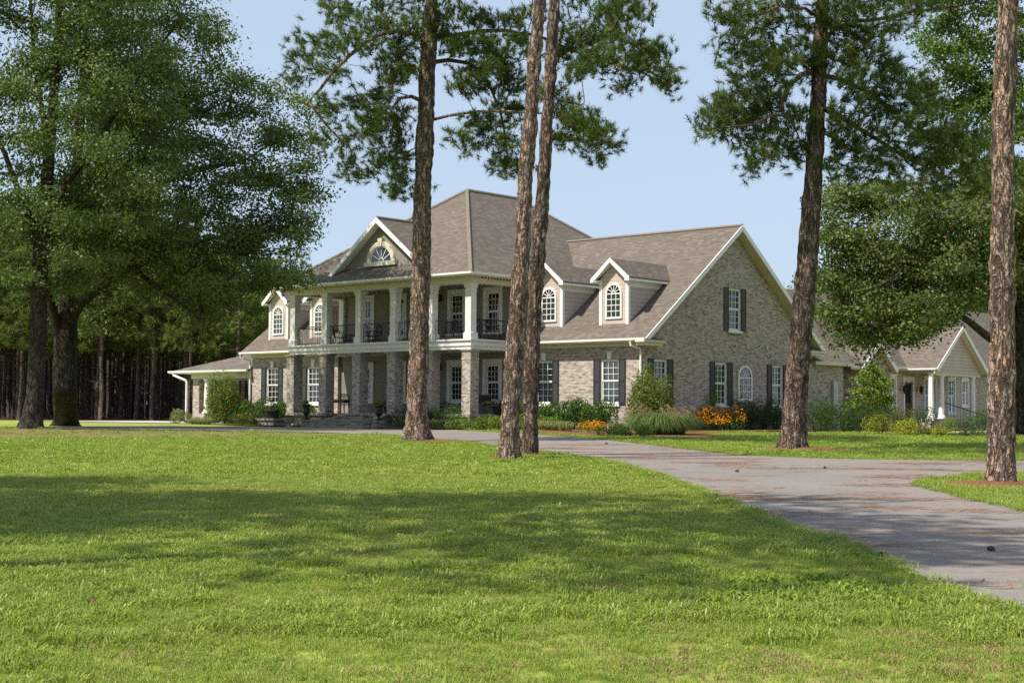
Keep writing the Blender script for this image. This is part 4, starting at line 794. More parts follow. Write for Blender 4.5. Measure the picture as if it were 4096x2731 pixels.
# small trees at the back, seen beyond the brick gable and the cottage
def back_tree(label, D, top, w, Z, n=120, mat='gum_leaf', group='trees behind the houses'):
    x = D; yb = 974; poly = [(x-w*.5, top+.25*(960-top)), (x-w*.2, top+14), (x, top), (x+w*.22, top+20), (x+w*.5, top+.3*(960-top)), (x+w*.45, 830), (x+w*.1, 900), (x-w*.4, 860)]
    b = at(x, yb, Z); b[2] = gz(Z); return broadleaf(label, b, [([(x, 965), (x, 800), (x, 700), (x, top+40)], [16, 14, 11, 4])], poly, n, 130, Z, 3, .26, mat, 'oak_bark', spread=(1.1, 1.1, .7), group=group, name='background_tree', flare=.2)
for i, (x, t, w_, Z) in enumerate(((1880, 612, 110, 122), (1815, 690, 90, 125), (1965, 600, 150, 118), (2060, 560, 170, 128), (2165, 540, 180, 120), (2290, 500, 190, 126), (2400, 470, 190, 122))):
    back_tree('bright green tree seen in the gap behind the tall brick gable' if i == 0 else 'leafy tree behind the cottage roofs, mostly hidden by the olive oak', x, t, w_, Z, group=None if i == 0 else 'trees behind the houses')
# plantation of pines beyond the lawn
def plantation_proto(seed):
    r = np.random.default_rng(seed); h = r.uniform(14.5, 16.5); o = thing('plantation_pine', 'slender straight pine in the dark plantation beyond the lawn', 'tree', (0, 0, 0), 0, 'plantation pines')
    mb = MB(); P = [(r.normal()*.05, r.normal()*.05, z) for z in np.linspace(0, h-.4, 9)]; mb.tube(P, np.linspace(.17, .04, 9), 7)
    for i in range(16): z = r.uniform(2.2, 8); a = r.uniform(0, 6.28); L = r.uniform(.5, 1.5); mb.tube([(0, 0, z), (math.cos(a)*L, math.sin(a)*L, z+r.uniform(-.2, .3))], [.022, .008], 3, False)
    C = []
    for i in range(58):
        t = r.uniform()**1.25; z = 6.2+(h-6.2)*t; a = r.uniform(0, 6.28); rr = (2.5*(1-t)**.7+.25)*r.uniform(.35, 1); q = np.array([math.cos(a)*rr, math.sin(a)*rr, z-.12*rr]); C.append(q)
        if i % 2: mb.tube([(0, 0, z-.2*rr), tuple(q)], [.03, .01], 3, False)
    mb.build('trunk', M['far_bark'], o, True); C = np.array(C); CC = np.repeat(C, 8, 0)+r.normal(size=(len(C)*8, 3))*np.array([.42, .42, .22])
    tn = np.clip(np.repeat(r.uniform(.1, .75, len(C)), 8*14)+r.normal(size=len(CC)*14)*.1, 0, 1)
    np_mesh('crown', needles(CC, unit(r.normal(size=CC.shape)*.8+[0, 0, .5]), .42, .07, 14), 3, tn, M['forest_needle'], o); return o
protos = [plantation_proto(s) for s in (1, 2, 3, 4)]; cnt = 0; slots = []
for row in range(11):
    Z = 108.5+row*3.0; x0, x1 = -.375*Z-1, -.152*Z-(1.5 if row else 0); k = int((x1-x0)/2.85)
    for i in range(k+1): slots.append((x0+(x1-x0)*i/k+RNG.normal()*.35, Z+RNG.normal()*.55))
for x, y in slots:
    o = protos[cnt] if cnt < 4 else copy_tree(protos[cnt % 4]); s = RNG.uniform(.86, 1.1); s *= .84 if x/y > -.19 else 1
    o.location = (x, y, float(gz(y))); o.rotation_euler = (0, 0, RNG.uniform(0, 6.28)); o.scale = (s*RNG.uniform(.85, 1.2), s*RNG.uniform(.85, 1.2), s); cnt += 1
mb = MB()
for i in range(420):
    z = RNG.uniform(141, 168); x = RNG.uniform(-.40, -.14)*z; mb.tube([(x, z, .7), (x+RNG.normal()*.15, z, 12)], [.19, .09], 5, False)
tag(mb.build('far_trunks', M['far_bark']), 'mass of thin pine trunks deep in the plantation', None, None, 'stuff')
n = 26000; wx = RNG.uniform(-.40, -.13, n); wz = RNG.uniform(169, 176, n); P = np.stack([wx*wz, wz, .8+RNG.uniform(0, 1, n)**.8*13], 1)
tag(np_mesh('woods', leaves(P, .8, .55, .3), 4, RNG.uniform(0, .6, n), M['forest_needle']), kind='stuff')

# ------------------------------------------------------------------ shrubs, grasses and flowers
def blob(n, r, h, lumps=9, shell=.55, z0=.06):
    c = RNG.normal(size=(lumps, 3)); c[:, 2] = np.abs(c[:, 2]); c = unit(c)*RNG.uniform(.45, .72, (lumps, 1)); I = RNG.integers(0, lumps, n)
    d = unit(RNG.normal(size=(n, 3)))*RNG.uniform(shell, 1, (n, 1))**.6*.45; p = c[I]+d
    p[:, 2] = np.clip((p[:, 2]+.25)/1.25, z0*RNG.uniform(.5, 1.5, n), None)
    return p*np.array([r[0], r[1], h])/np.array([.95, .95, .85]), I
def shrub(name, label, cat, pos, r, h, n, L, mat, group=None, out=0.0, ratio=.5, rz=None, lumps=10, cone=False, stems=4):
    b = np.array([pos[0], pos[1], float(gz(pos[1])) if len(pos) < 3 else pos[2]])
    o = thing(name, label, cat, tuple(b), YAW if rz is None else rz, group); r = (r, r) if not hasattr(r, '__len__') else r
    P, I = blob(n, r, h, lumps)
    if cone: k = 1-.85*np.clip(P[:, 2]/h, 0, 1)**1.2; P[:, :2] *= k[:, None]*1.25
    tn = np.clip(RNG.uniform(-.15, .35, lumps)[I]+RNG.beta(2, 2, n)*.75, 0, 1)
    np_mesh('foliage', leaves(P, L, L*ratio, .6, 0, np.array([0, 0, out]) if out else None), 4, tn, M[mat], o)
    if stems:
        for k in range(stems):
            a = RNG.uniform(0, 6.28); mb = MB(); q = RNG.uniform(.2, .5); mb.tube([(math.cos(a)*.04, math.sin(a)*.04, -.05), (math.cos(a)*r[0]*q*.5, math.sin(a)*r[1]*q*.5, h*.35), (math.cos(a)*r[0]*q, math.sin(a)*r[1]*q, h*.65)], [.02, .014, .006], 4, False); mb.build('stem', M['oak_bark'], o)
    return o
def blades(n, R, L, W, lean, z0=0.0, spread=.35):
    a = RNG.uniform(0, 6.28, n); q = np.sqrt(RNG.uniform(0, 1, n))*R*spread; ln = L*RNG.uniform(.6, 1.1, n); le = lean*RNG.uniform(.3, 1.2, n)
    d = np.stack([np.cos(a), np.sin(a), 0*a], 1); s = np.stack([-np.sin(a), np.cos(a), 0*a], 1); b = d*q[:, None]; b[:, 2] = z0; up = np.array([0, 0, 1.0])
    p1 = b+d*(ln*le*.25)[:, None]+up*(ln*.55)[:, None]; p2 = b+d*(ln*le*.62)[:, None]+up*(ln*np.clip(.92-le*.25, .3, 1))[:, None]; p3 = b+d*(ln*le)[:, None]+up*(ln*np.clip(.98-le*.6, .1, 1))[:, None]
    w = W*.5
    return np.stack([b-s*w, b+s*w, p1+s*w, p1-s*w, p1-s*w, p1+s*w, p2+s*w*.8, p2-s*w*.8, p2-s*w*.8, p2+s*w*.8, p3+s*w*.1, p3-s*w*.1], 1).reshape(-1, 3)
def grass_clump(name, label, cat, pos, R, L, n, W, mat, lean=.6, group=None, plumes=0, spread=.35):
    b = (pos[0], pos[1], float(gz(pos[1]))); o = thing(name, label, cat, b, 0, group)
    np_mesh('foliage', blades(n, R, L, W, lean, 0, spread), 4, np.repeat(RNG.uniform(size=n), 3), M[mat], o)
    if plumes:
        V = blades(plumes, R, L*1.28, .006, lean*.55, 0, .7); tips = V.reshape(-1, 12, 3)[:, 10]; pm = V.reshape(-1, 12, 3)[:, 6]
        P = np.repeat(tips, 14, 0)+(np.repeat(pm-tips, 14, 0))*RNG.uniform(-.1, .75, (plumes*14, 1))+RNG.normal(size=(plumes*14, 3))*.018
        V2 = leaves(P, .10, .014, .2, -.6); VV = np.r_[V, V2]; tag(np_mesh('plume', VV, 4, RNG.uniform(size=len(VV)//4), M['plume'], o), kind='stuff')
    return o
def flower_bush(name, label, cat, pos, r, h, n, nf, mat, fmat, group=None, fs=.07, cover=1.0, leaf=.09):
    o = shrub(name, label, cat, pos, r, h*.86, n, leaf, mat, group, .5, .45, stems=0); r = (r, r) if not hasattr(r, '__len__') else r
    P, I = blob(nf*4, r, h, 9, .92); k = P[:, 2] > h*.45; P = P[k][:nf]; P = P*np.array([1.04, 1.04, 1.04]); P = np.repeat(P, 4, 0)+RNG.normal(size=(len(P)*4, 3))*.008
    tag(np_mesh('blossoms', leaves(P, fs, fs*.6, 1.6), 4, RNG.uniform(size=len(P)), M[fmat], o), kind='stuff'); return o
# hedge under the two front windows
pr0 = None
for i in range(9):
    x, y = -7.2+.74*i+RNG.normal()*.05, -1.05+RNG.normal()*.08; g = 'laurel bushes under the front windows'
    lab = 'dark glossy laurel bush in the hedge below the shuttered front windows'
    shrub('laurel_bush', lab, 'bush', h2w(x, y)[:2], (.62, .58), RNG.uniform(1.05, 1.25), 1700, .135, 'laurel', g, 1.1, .36)
for i in range(8):
    x, y = -7.4+.62*i, -2.35+RNG.normal()*.08
    shrub('low_shrub', 'low light green shrub in the row before the laurel hedge', 'bush', h2w(x, y)[:2], (.5, .48), RNG.uniform(.5, .62), 950, .075, 'limegreen', 'light green shrubs before the laurel hedge', .4, .5)
for i in range(7):
    x, y = -3.1+.55*i+RNG.normal()*.1, -3.2-.33*i
    grass_clump('liriope', 'striped yellow green liriope clump along the corner bed', 'plant', h2w(x, y)[:2], .4, .52, 190, .016, 'variegated', .8, 'liriope clumps in the corner bed')
gp = at(1497, 960, 62.5)
shrub('wax_myrtle', 'tall feathery wax myrtle bush at the brick corner', 'bush', gp[:2], (1.0, 1.0), 2.35, 9500, .115, 'myrtle', None, .7, .36, None, 26)
grass_clump('ornamental_grass', 'large arching ornamental grass with tan plumes at the bed corner', 'ornamental grass', ground(1518, 1000)[:2], 1.05, 1.0, 4200, .013, 'reed', 1.15, None, 150, .85)
grass_clump('ornamental_grass', 'smaller ornamental grass with pale plumes below the wax myrtle', 'ornamental grass', ground(1462, 984)[:2], .9, 1.05, 1600, .012, 'reed', .9, None, 110, .8)
flower_bush('black_eyed_susan', 'low patch of yellow flowers at the bed tip by the drive', 'flowers', ground(1362, 997)[:2], (.68, .5), .44, 600, 280, 'limegreen', 'orange_petal', None, .05, leaf=.07)
flower_bush('black_eyed_susan', 'small patch of yellow flowers before the ornamental grass', 'flowers', ground(1442, 986)[:2], (.5, .45), .5, 400, 110, 'limegreen', 'orange_petal', None, .05, leaf=.07)
for lab, x, y, r, h in (('round dark azalea between the yellow flowers and the drive', 1398, 1002, .5, .55), ('flat dark azalea before the ornamental grass', 1435, 1003, .5, .5), ('small dark azalea touching the ornamental grass', 1472, 1004, .55, .5)):
    shrub('azalea', lab, 'bush', ground(x, y)[:2], (r, r), h, 1100, .07, 'laurel', None, .3, .45)
sp_ = lambda x, Z: at(x, 960, Z)[:2]
flower_bush('black_eyed_susan', 'tall orange flower mass closer to the wax myrtle', 'flowers', sp_(1612, 66), (.85, .8), .95, 1700, 210, 'box', 'orange_petal', None, .08)
flower_bush('black_eyed_susan', 'tall orange flower mass beside the dark gable shrubs', 'flowers', sp_(1668, 67), (.9, .8), .98, 1700, 330, 'box', 'orange_petal', None, .08)
flower_bush('black_eyed_susan', 'low orange flower patch between the two tall orange masses', 'flowers', sp_(1640, 65.5), (.8, .6), .72, 1000, 150, 'box', 'orange_petal', None, .075)
shrub('azalea', 'yellow green loose shrub rising behind the orange flowers', 'bush', sp_(1625, 68), (.8, .75), 1.55, 1700, .095, 'limegreen', None, .4, .45)
for i, x in enumerate((1590, 1700, 1728, 1755, 1782, 1808)):
    shrub('azalea', 'dark green azalea along the foot of the brick gable', 'bush', sp_(x, 68+.8*i), (.8, .75), RNG.uniform(1.05, 1.35), 1500, .085, 'box', 'dark azaleas along the brick gable', .4, .45)
for i, x in enumerate((1872, 1905, 1938, 1972)): shrub('azalea', 'dark azalea beyond the leaning pine by the gable end', 'bush', sp_(x, 66+.8*i), (.95, .9), 1.35-.07*i, 1700, .09, 'box' if i != 1 else 'laurel', 'azaleas at the gable end', .4, .45)
# bed in front of the far wing and the porch
for i in range(9):
    shrub('laurel_bush', 'glossy laurel bush in the hedge below the far wing windows', 'bush', h2w(-28.0+.86*i, -1.0+RNG.normal()*.08)[:2], (.68, .62), RNG.uniform(1.05, 1.25) if i > 0 else 1.0, 1500, .135, 'laurel', 'laurel bushes below the far wing windows', 1.0, .36)
for i in range(6):
    grass_clump('liriope', 'pale striped liriope clump along the drive near the carport', 'plant', h2w(-29.2+.62*i, -2.4-.25*i)[:2], .4, .46, 170, .016, 'variegated', .85, 'liriope clumps near the carport')
shrub('wax_myrtle', 'tall feathery bush standing under the carport eave', 'bush', at(514, 960, 82.5)[:2], (1.15, 1.1), 2.7, 9500, .125, 'myrtle', None, .7, .34, None, 26)
shrub('ivy', 'squared clump of pale edged ivy at the carport column foot', 'ivy', h2w(-32.5, -.9)[:2], (.8, .7), .72, 1500, .085, 'variegated', None, 0, .7, stems=0)
for i in range(5):
    shrub('dark_shrub', 'low dark shrub in the bed between planter and far wing', 'bush', h2w(-24.6+.95*i, -3.0-.3*i)[:2], (.7, .62), RNG.uniform(.55, .75), 800, .075, 'box', 'low dark shrubs before the far wing', .3, .5)
for i in range(3):
    flower_bush('daylily', 'orange daylily among the dark shrubs before the far wing', 'flowers', h2w(-22.0+.5*i, -4.6)[:2], (.42, .4), .62, 260, 5, 'laurel', 'orange_petal', 'daylilies before the far wing', .12)
for x, y, r, h, lab in ((-17.6, -4.0, .7, .75, 'clipped dark boxwood before the second porch pier'), (-15.6, -4.15, .62, .7, 'clipped dark boxwood beside the curved step wall'), (-10.6, -4.4, .78, .88, 'clipped dark boxwood on the far side of the steps'), (-9.7, -4.15, .7, .8, 'rounded boxwood just behind the tall pine trunk')):
    shrub('boxwood', lab, 'bush', h2w(x, y)[:2], (r, r), h, 1500, .05, 'box', None, 0, .6)
for i, (x, h) in enumerate(((-8.75, 1.05), (-7.9, .92), (-7.15, 1.0), (-8.3, .8))):
    shrub('porch_shrub', 'fluffy mid green shrub before the porch corner pier', 'bush', h2w(x, -4.3-.2*(i == 3))[:2], (.62, .6), h, 1100, .065, 'laurel', 'shrubs before the porch corner', .2, .5)
for i in range(5):
    flower_bush('daylily', 'yellow daylily in the bed before the porch corner', 'flowers', h2w(-9.5+.55*i, -5.3)[:2], (.4, .36), .5, 260, 4, 'laurel', 'yellow_petal', 'yellow daylilies before the porch corner', .12)
for i in range(5):
    shrub('low_shrub', 'low bright green shrub at the porch corner beside the close pines', 'bush', h2w(-6.9+.55*i, -4.6+.25*i)[:2], (.45, .42), .55, 620, .075, 'limegreen', 'bright low shrubs at the porch corner', .4, .5)
# cottage planting
tb = ground(2003, 990)
def small_tree(lab, base, H, W, n, mat):
    b = np.array([base[0], base[1], float(gz(base[1]))]); o = thing('dogwood_tree', lab, 'tree', tuple(b)); mb = MB(); bp = [np.array([0, 0, z]) for z in np.linspace(-.05, H*.5, 8)]; mb.tube(bp, np.linspace(.06, .035, 8), 7)
    T = []
    for i in range(n):
        z = RNG.uniform(.16, 1)**.8; a = RNG.uniform(0, 6.28); rr = W*(math.sin(min(1, z*1.05)*math.pi)**.6)*math.sqrt(RNG.uniform(.15, 1)); T.append((math.cos(a)*rr, math.sin(a)*rr, z*H))
    T = np.array(T); nodes, par, ends = grow(bp, [-1]+list(range(7)), list(T), .3, .1, .2, 2); limb_tubes(mb, nodes, par, 8, .006, 2.2, .03, 4); mb.build('trunk', M['oak_bark'], o)
    I = np.repeat(np.arange(n), 42); P = T[I]+RNG.normal(size=(len(I), 3))*[.2, .2, .09]; np_mesh('crown', leaves(P, .13, .075, 1.2, .35), 4, np.clip(RNG.uniform(.1, .8, n)[I]+RNG.normal(size=len(I))*.12, 0, 1), M[mat], o); return o
small_tree('young dogwood tree with layered bright leaves before the cottage', tb, 3.0, .98, 110, 'limegreen')
for lab, x, y, r, h in (('golden spirea mound beside the dogwood tree', 2022, 999, .72, .8), ('golden spirea in the middle of the yellow row', 2086, 1001, .72, .74), ('golden spirea taller behind the yellow row', 2070, 990, .75, 1.0), ('small golden spirea nearest the cottage steps', 2158, 1003, .4, .4)):
    shrub('golden_spirea', lab, 'bush', ground(x, y)[:2], (r, r), h, 1900, .07, 'golden', None, .4, .42)
grass_clump('liriope', 'white striped clump between the golden spireas', 'plant', ground(2126, 1000)[:2], .5, .42, 300, .016, 'variegated', 1.0, None, 0, .7)
shrub('boxwood', 'round clipped shrub at the foot of the cottage column', 'bush', ground(2180, 990)[:2], (.5, .48), .62, 1600, .05, 'limegreen', None, 0, .55)
shrub('rose_bush', 'grey green loose shrub by the cottage handrail', 'bush', ground(2222, 1004)[:2], (.72, .68), .82, 1900, .065, 'greygreen', None, .2, .5)
shrub('azalea', 'dark shrub behind the cottage handrail', 'bush', h2w(2.4, 31.4)[:2], (1.0, 1.0), 1.25, 1300, .08, 'laurel', None, .3, .5)
shrub('azalea', 'dark shrub beside the reddish island pine near the cottage', 'bush', ground(2262, 988)[:2], (.8, .75), .95, 1500, .08, 'laurel', None, .3, .5)
shrub('azalea', 'dark shrub under the dogwood tree by the link wall', 'bush', sp_(2010, 69), (.9, .9), 1.15, 1500, .085, 'box', None, .3, .5)
shrub('azalea', 'dark shrub behind the golden spireas below the cottage door', 'bush', sp_(2120, 76), (.9, .9), 1.15, 1300, .085, 'box', None, .3, .5)

# ------------------------------------------------------------------ front steps, planters, urns
FS = thing('front_steps', 'brick front steps between low curved brick cheek walls', 'steps', tuple(h2w(C0, -3.42, 0)), YAW)
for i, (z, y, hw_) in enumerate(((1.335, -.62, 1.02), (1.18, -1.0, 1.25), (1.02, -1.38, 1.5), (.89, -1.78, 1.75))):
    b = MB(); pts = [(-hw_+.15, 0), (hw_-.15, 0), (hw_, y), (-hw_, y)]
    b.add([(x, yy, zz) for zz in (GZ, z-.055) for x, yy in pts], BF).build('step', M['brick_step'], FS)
    p2 = [(-hw_+.15, -.001*i-.001), (hw_-.15, -.001*i-.001), (hw_+.01, y-.025), (-hw_-.01, y-.025)]
    MB().add([(x, yy, zz) for zz in (z-.053, z) for x, yy in p2], BF).build('nosing', M['soldier'], FS)
for s in (-1, 1):
    pth = [(1.05, 0, 1.47), (1.25, -.45, 1.44), (1.5, -.9, 1.35), (1.75, -1.3, 1.24), (2.0, -1.62, 1.185), (2.35, -1.8, 1.17), (2.75, -1.85, 1.17)]
    q = np.array([(s*x, y, z) for x, y, z in pth]); d = unit(np.gradient(q[:, :2], axis=0)); nrm = np.stack([-d[:, 1], d[:, 0]], 1)
    for nm, w_, z0, z1, mt in (('cheek_wall', .14, None, -.07, 'brick_step'), ('coping', .18, -.068, 0, 'soldier')):
        V = []
        for (x, y, z), n_ in zip(q, nrm):
            zb = GZ if z0 is None else z+z0
            V += [(x-n_[0]*w_, y-n_[1]*w_, zb), (x+n_[0]*w_, y+n_[1]*w_, zb), (x+n_[0]*w_, y+n_[1]*w_, z+z1), (x-n_[0]*w_, y-n_[1]*w_, z+z1)]
        k = len(q); Fs = [(4*i+a, 4*i+(a+1) % 4, 4*i+4+(a+1) % 4, 4*i+4+a) for i in range(k-1) for a in range(4)]+[(0, 1, 2, 3), (4*k-1, 4*k-2, 4*k-3, 4*k-4)]
        MB().add(V, Fs).build(nm, M[mt], FS)
URN = [(.17, 0), (.17, .05), (.09, .08), (.06, .15), (.07, .19), (.15, .26), (.18, .34), (.15, .46), (.145, .58), (.19, .66), (.215, .68), (.215, .71), (.17, .70)]
def put_urn(lab, x, y, z, mat='urn', sc_=1.0, prof=URN, name='urn'):
    o = MB().lathe([(r*sc_, zz*sc_) for r, zz in prof], (0, 0, 0), 18).build(name, M[mat], None, False); o.location = tuple(h2w(x, y, z)); tag(o, lab, 'urn'); return o
put_urn('black tall urn on the shaded end of the step wall', C0-2.55, -5.27, 1.172); put_urn('black tall urn with trailing plant on the sunnier step wall', C0+2.55, -5.27, 1.172)
shrub('trailing_plant', 'light green trailing plant in the black urn by the steps', 'plant', (*h2w(C0+2.5, -5.3)[:2], 1.80), (.30, .30), .30, 420, .075, 'limegreen', None, 0, .6, stems=0)
shrub('urn_plant', 'sparse dark plant in the black urn on the shaded step wall', 'plant', (*h2w(C0-2.55, -5.27)[:2], 1.84), (.16, .16), .26, 160, .06, 'box', None, .3, .5, stems=0)
LOW = [(.16, 0), (.16, .05), (.10, .09), (.11, .16), (.22, .24), (.26, .34), (.31, .40), (.31, .44), (.24, .43)]
for s, lab in ((-1, 'low pale stone pot beside the shaded end of the steps'), (1, 'low pale stone pot beside the sunnier end of the steps')):
    x, y = C0+s*2.75, -6.15
    put_urn(lab, x, y, .82, 'concrete', 1.0, LOW, 'stone_pot'); shrub('pot_plant', 'small green plant in the '+('shaded' if s < 0 else 'sunnier')+' low stone pot', 'plant', (*h2w(x, y)[:2], 1.22), (.22, .22), .2, 200, .06, 'laurel', None, .2, .5, stems=0)
    xp = C0+s*5.3; pl = thing('brick_planter', 'square brick plinth holding a cone topiary, '+('far side of the steps under oak shade' if s < 0 else 'half hidden behind the tall pine trunk'), 'plinth', tuple(h2w(xp, -5.1, .0)), YAW)
    MB().box(-.62, .62, -.42, .42, GZ, 1.12).build('pier', M['brick_step'], pl); MB().box(-.72, .72, -.50, .50, 1.122, 1.215).build('coping', M['soldier'], pl)
    POT = [(.26, 0), (.30, .05), (.33, .28), (.37, .32), (.37, .38), (.3, .37)]
    put_urn('wide black pot on the brick plinth '+('under the oak shade' if s < 0 else 'behind the tall pine'), xp, -5.1, 1.217, 'urn', 1.0, POT, 'pot')
    shrub('topiary', 'dark cone topiary in the wide black pot '+('under the oak shade' if s < 0 else 'behind the tall pine'), 'topiary', (*h2w(xp, -5.1)[:2], 1.56), (.30, .30), .62, 900, .04, 'box', None, 0, .6, cone=True, stems=1)
# ------------------------------------------------------------------ porch furniture
def chair_proto(lab):
    o = thing('patio_chair', lab, 'chair', (0, 0, 0), 0, 'iron chairs on the balcony'); s = MB(); s.box(-.24, .24, -.23, .24, .40, .435); s.build('seat', M['iron'], o)
    b = MB(); b.tube([(-.23, .23, .42), (-.24, .30, .86), (-.15, .32, .95), (.15, .32, .95), (.24, .30, .86), (.23, .23, .42)], .016, 5)
    for i in range(-3, 4): b.tube([(i*.06, .24, .44), (i*.06+.05, .31, .93)], .009, 4, False); b.tube([(i*.06, .24, .44), (i*.06-.05, .31, .93)], .009, 4, False)
    b.build('backrest', M['iron'], o)
    for x in (-1, 1):
        for y in (-1, 1): MB().tube([(x*.22, y*.21, .41), (x*.235, y*.24, .2), (x*.25, y*.27, 0)], [.017, .014, .016], 5).build('leg', M['iron'], o)
        MB().tube([(x*.24, .27, .66), (x*.26, .05, .67), (x*.26, -.2, .65), (x*.24, -.22, .41)], .015, 5).build('arm', M['iron'], o)
    return o
ch = [('iron chair behind the second balcony railing, beside a small table', onY(778, -1.8), -1.8, 4.862, 2.6), ('iron chair turned sideways behind the third balcony railing', onY(842, -1.9), -1.9, 4.862, 1.2), ('iron chair facing its neighbour behind the third balcony railing', onY(860, -1.7), -1.7, 4.862, -1.4), ('iron chair in the balcony bay beside the corner column, away from the rail end', onY(1028, -1.8), -1.8, 4.862, .5), ('iron chair partly hidden by the corner balcony column', onY(1056, -1.7), -1.7, 4.862, 2.9),
      ('low backed iron chair just past the corner balcony column', onY(1103, -1.9), -1.9, 4.862, 3.4), ('taller iron chair at the open end of the balcony', onY(1131, -1.5), -1.5, 4.862, 2.8), ('iron chair by the console table on the ground floor porch', onY(798, -1.4), -1.4, 1.502, 3.6)]
pc = chair_proto(ch[0][0])
for i, (lab, x, y, z, rz) in enumerate(ch):
    o = pc if i == 0 else copy_tree(pc); o['label'] = lab; o.location = tuple(h2w(x, y, z)); o.rotation_euler = (0, 0, YAW+rz)
    if z < 2: del o['group']
t = thing('side_table', 'small round iron table between balcony chairs', 'table', tuple(h2w(onY(800, -2.0), -2.0, 4.862)), YAW)
MB().lathe([(.3, .46), (.32, .47), (.32, .49), (.3, .5)], n=18).build('tabletop', M['iron'], t)
for k in range(3): a = k*2.09; MB().tube([(.2*math.cos(a), .2*math.sin(a), .46), (.1*math.cos(a), .1*math.sin(a), .25), (.26*math.cos(a), .26*math.sin(a), 0)], .015, 5).build('leg', M['iron'], t)
t = thing('console_table', 'low black iron console table by the lit porch wall', 'table', tuple(h2w(onY(776, -1.7), -1.7, 1.502)), YAW)
MB().box(-.75, .75, -.2, .2, .62, .66).box(-.72, .72, -.17, .17, .50, .615).build('tabletop', M['iron'], t)
for x in (-.68, .68):
    for y in (-.15, .15): MB().tube([(x, y, .5), (x*.95, y, .25), (x*1.03, y, 0)], [.025, .018, .022], 5).build('leg', M['iron'], t)
t = thing('porch_bench', 'black iron bench end seen past the porch corner pier', 'bench', tuple(h2w(onY(1096, -1.0), -1.0, 1.502)), YAW)
MB().box(-.7, .7, -.22, .22, .42, .46).build('seat', M['iron'], t); MB().box(-.7, .7, .2, .24, .52, .88).build('backrest', M['iron'], t)
for x in (-.66, .66): MB().tube([(x, -.2, .66), (x, -.22, .4), (x, -.2, .15), (x, -.26, 0)], .025, 5).tube([(x, -.2, .66), (x, .22, .7)], .022, 5).build('leg', M['iron'], t)
def palm(lab, x, y, z):
    o = thing('potted_palm', lab, 'plant', tuple(h2w(x, y, z)), 0); MB().lathe([(.17, 0), (.24, .3), (.26, .34), (.2, .33)], n=14).build('pot', M['urn'], o)
    V = []
    for k in range(22):
        a = RNG.uniform(0, 6.28); L = RNG.uniform(.6, 1.0); d = np.array([math.cos(a), math.sin(a), 0]); s = np.array([-d[1], d[0], 0])
        for j in range(16):
            tt = .2+.8*j/16; p = d*L*tt*.75+np.array([0, 0, .33+L*(tt*.95-.75*tt*tt)])
            for sg in (-1, 1): e = p+s*sg*.16*(1-tt*.6)+d*.10+np.array([0, 0, -.03]); V += [p, p+d*.02, e, e-d*.012]
    np_mesh('fronds', np.array(V), 4, RNG.uniform(size=len(V)//4), M['laurel'], o); return o
palm('dark potted palm between the porch piers behind the tall pine', onY(1010, -1.3), -1.3, 1.502); palm('spiky potted palm at the porch end beside the close pines', onY(1142, -1.6), -1.6, 1.502); palm('potted palm on the porch left of the tall pine trunk', onY(893, -1.2), -1.2, 1.502)
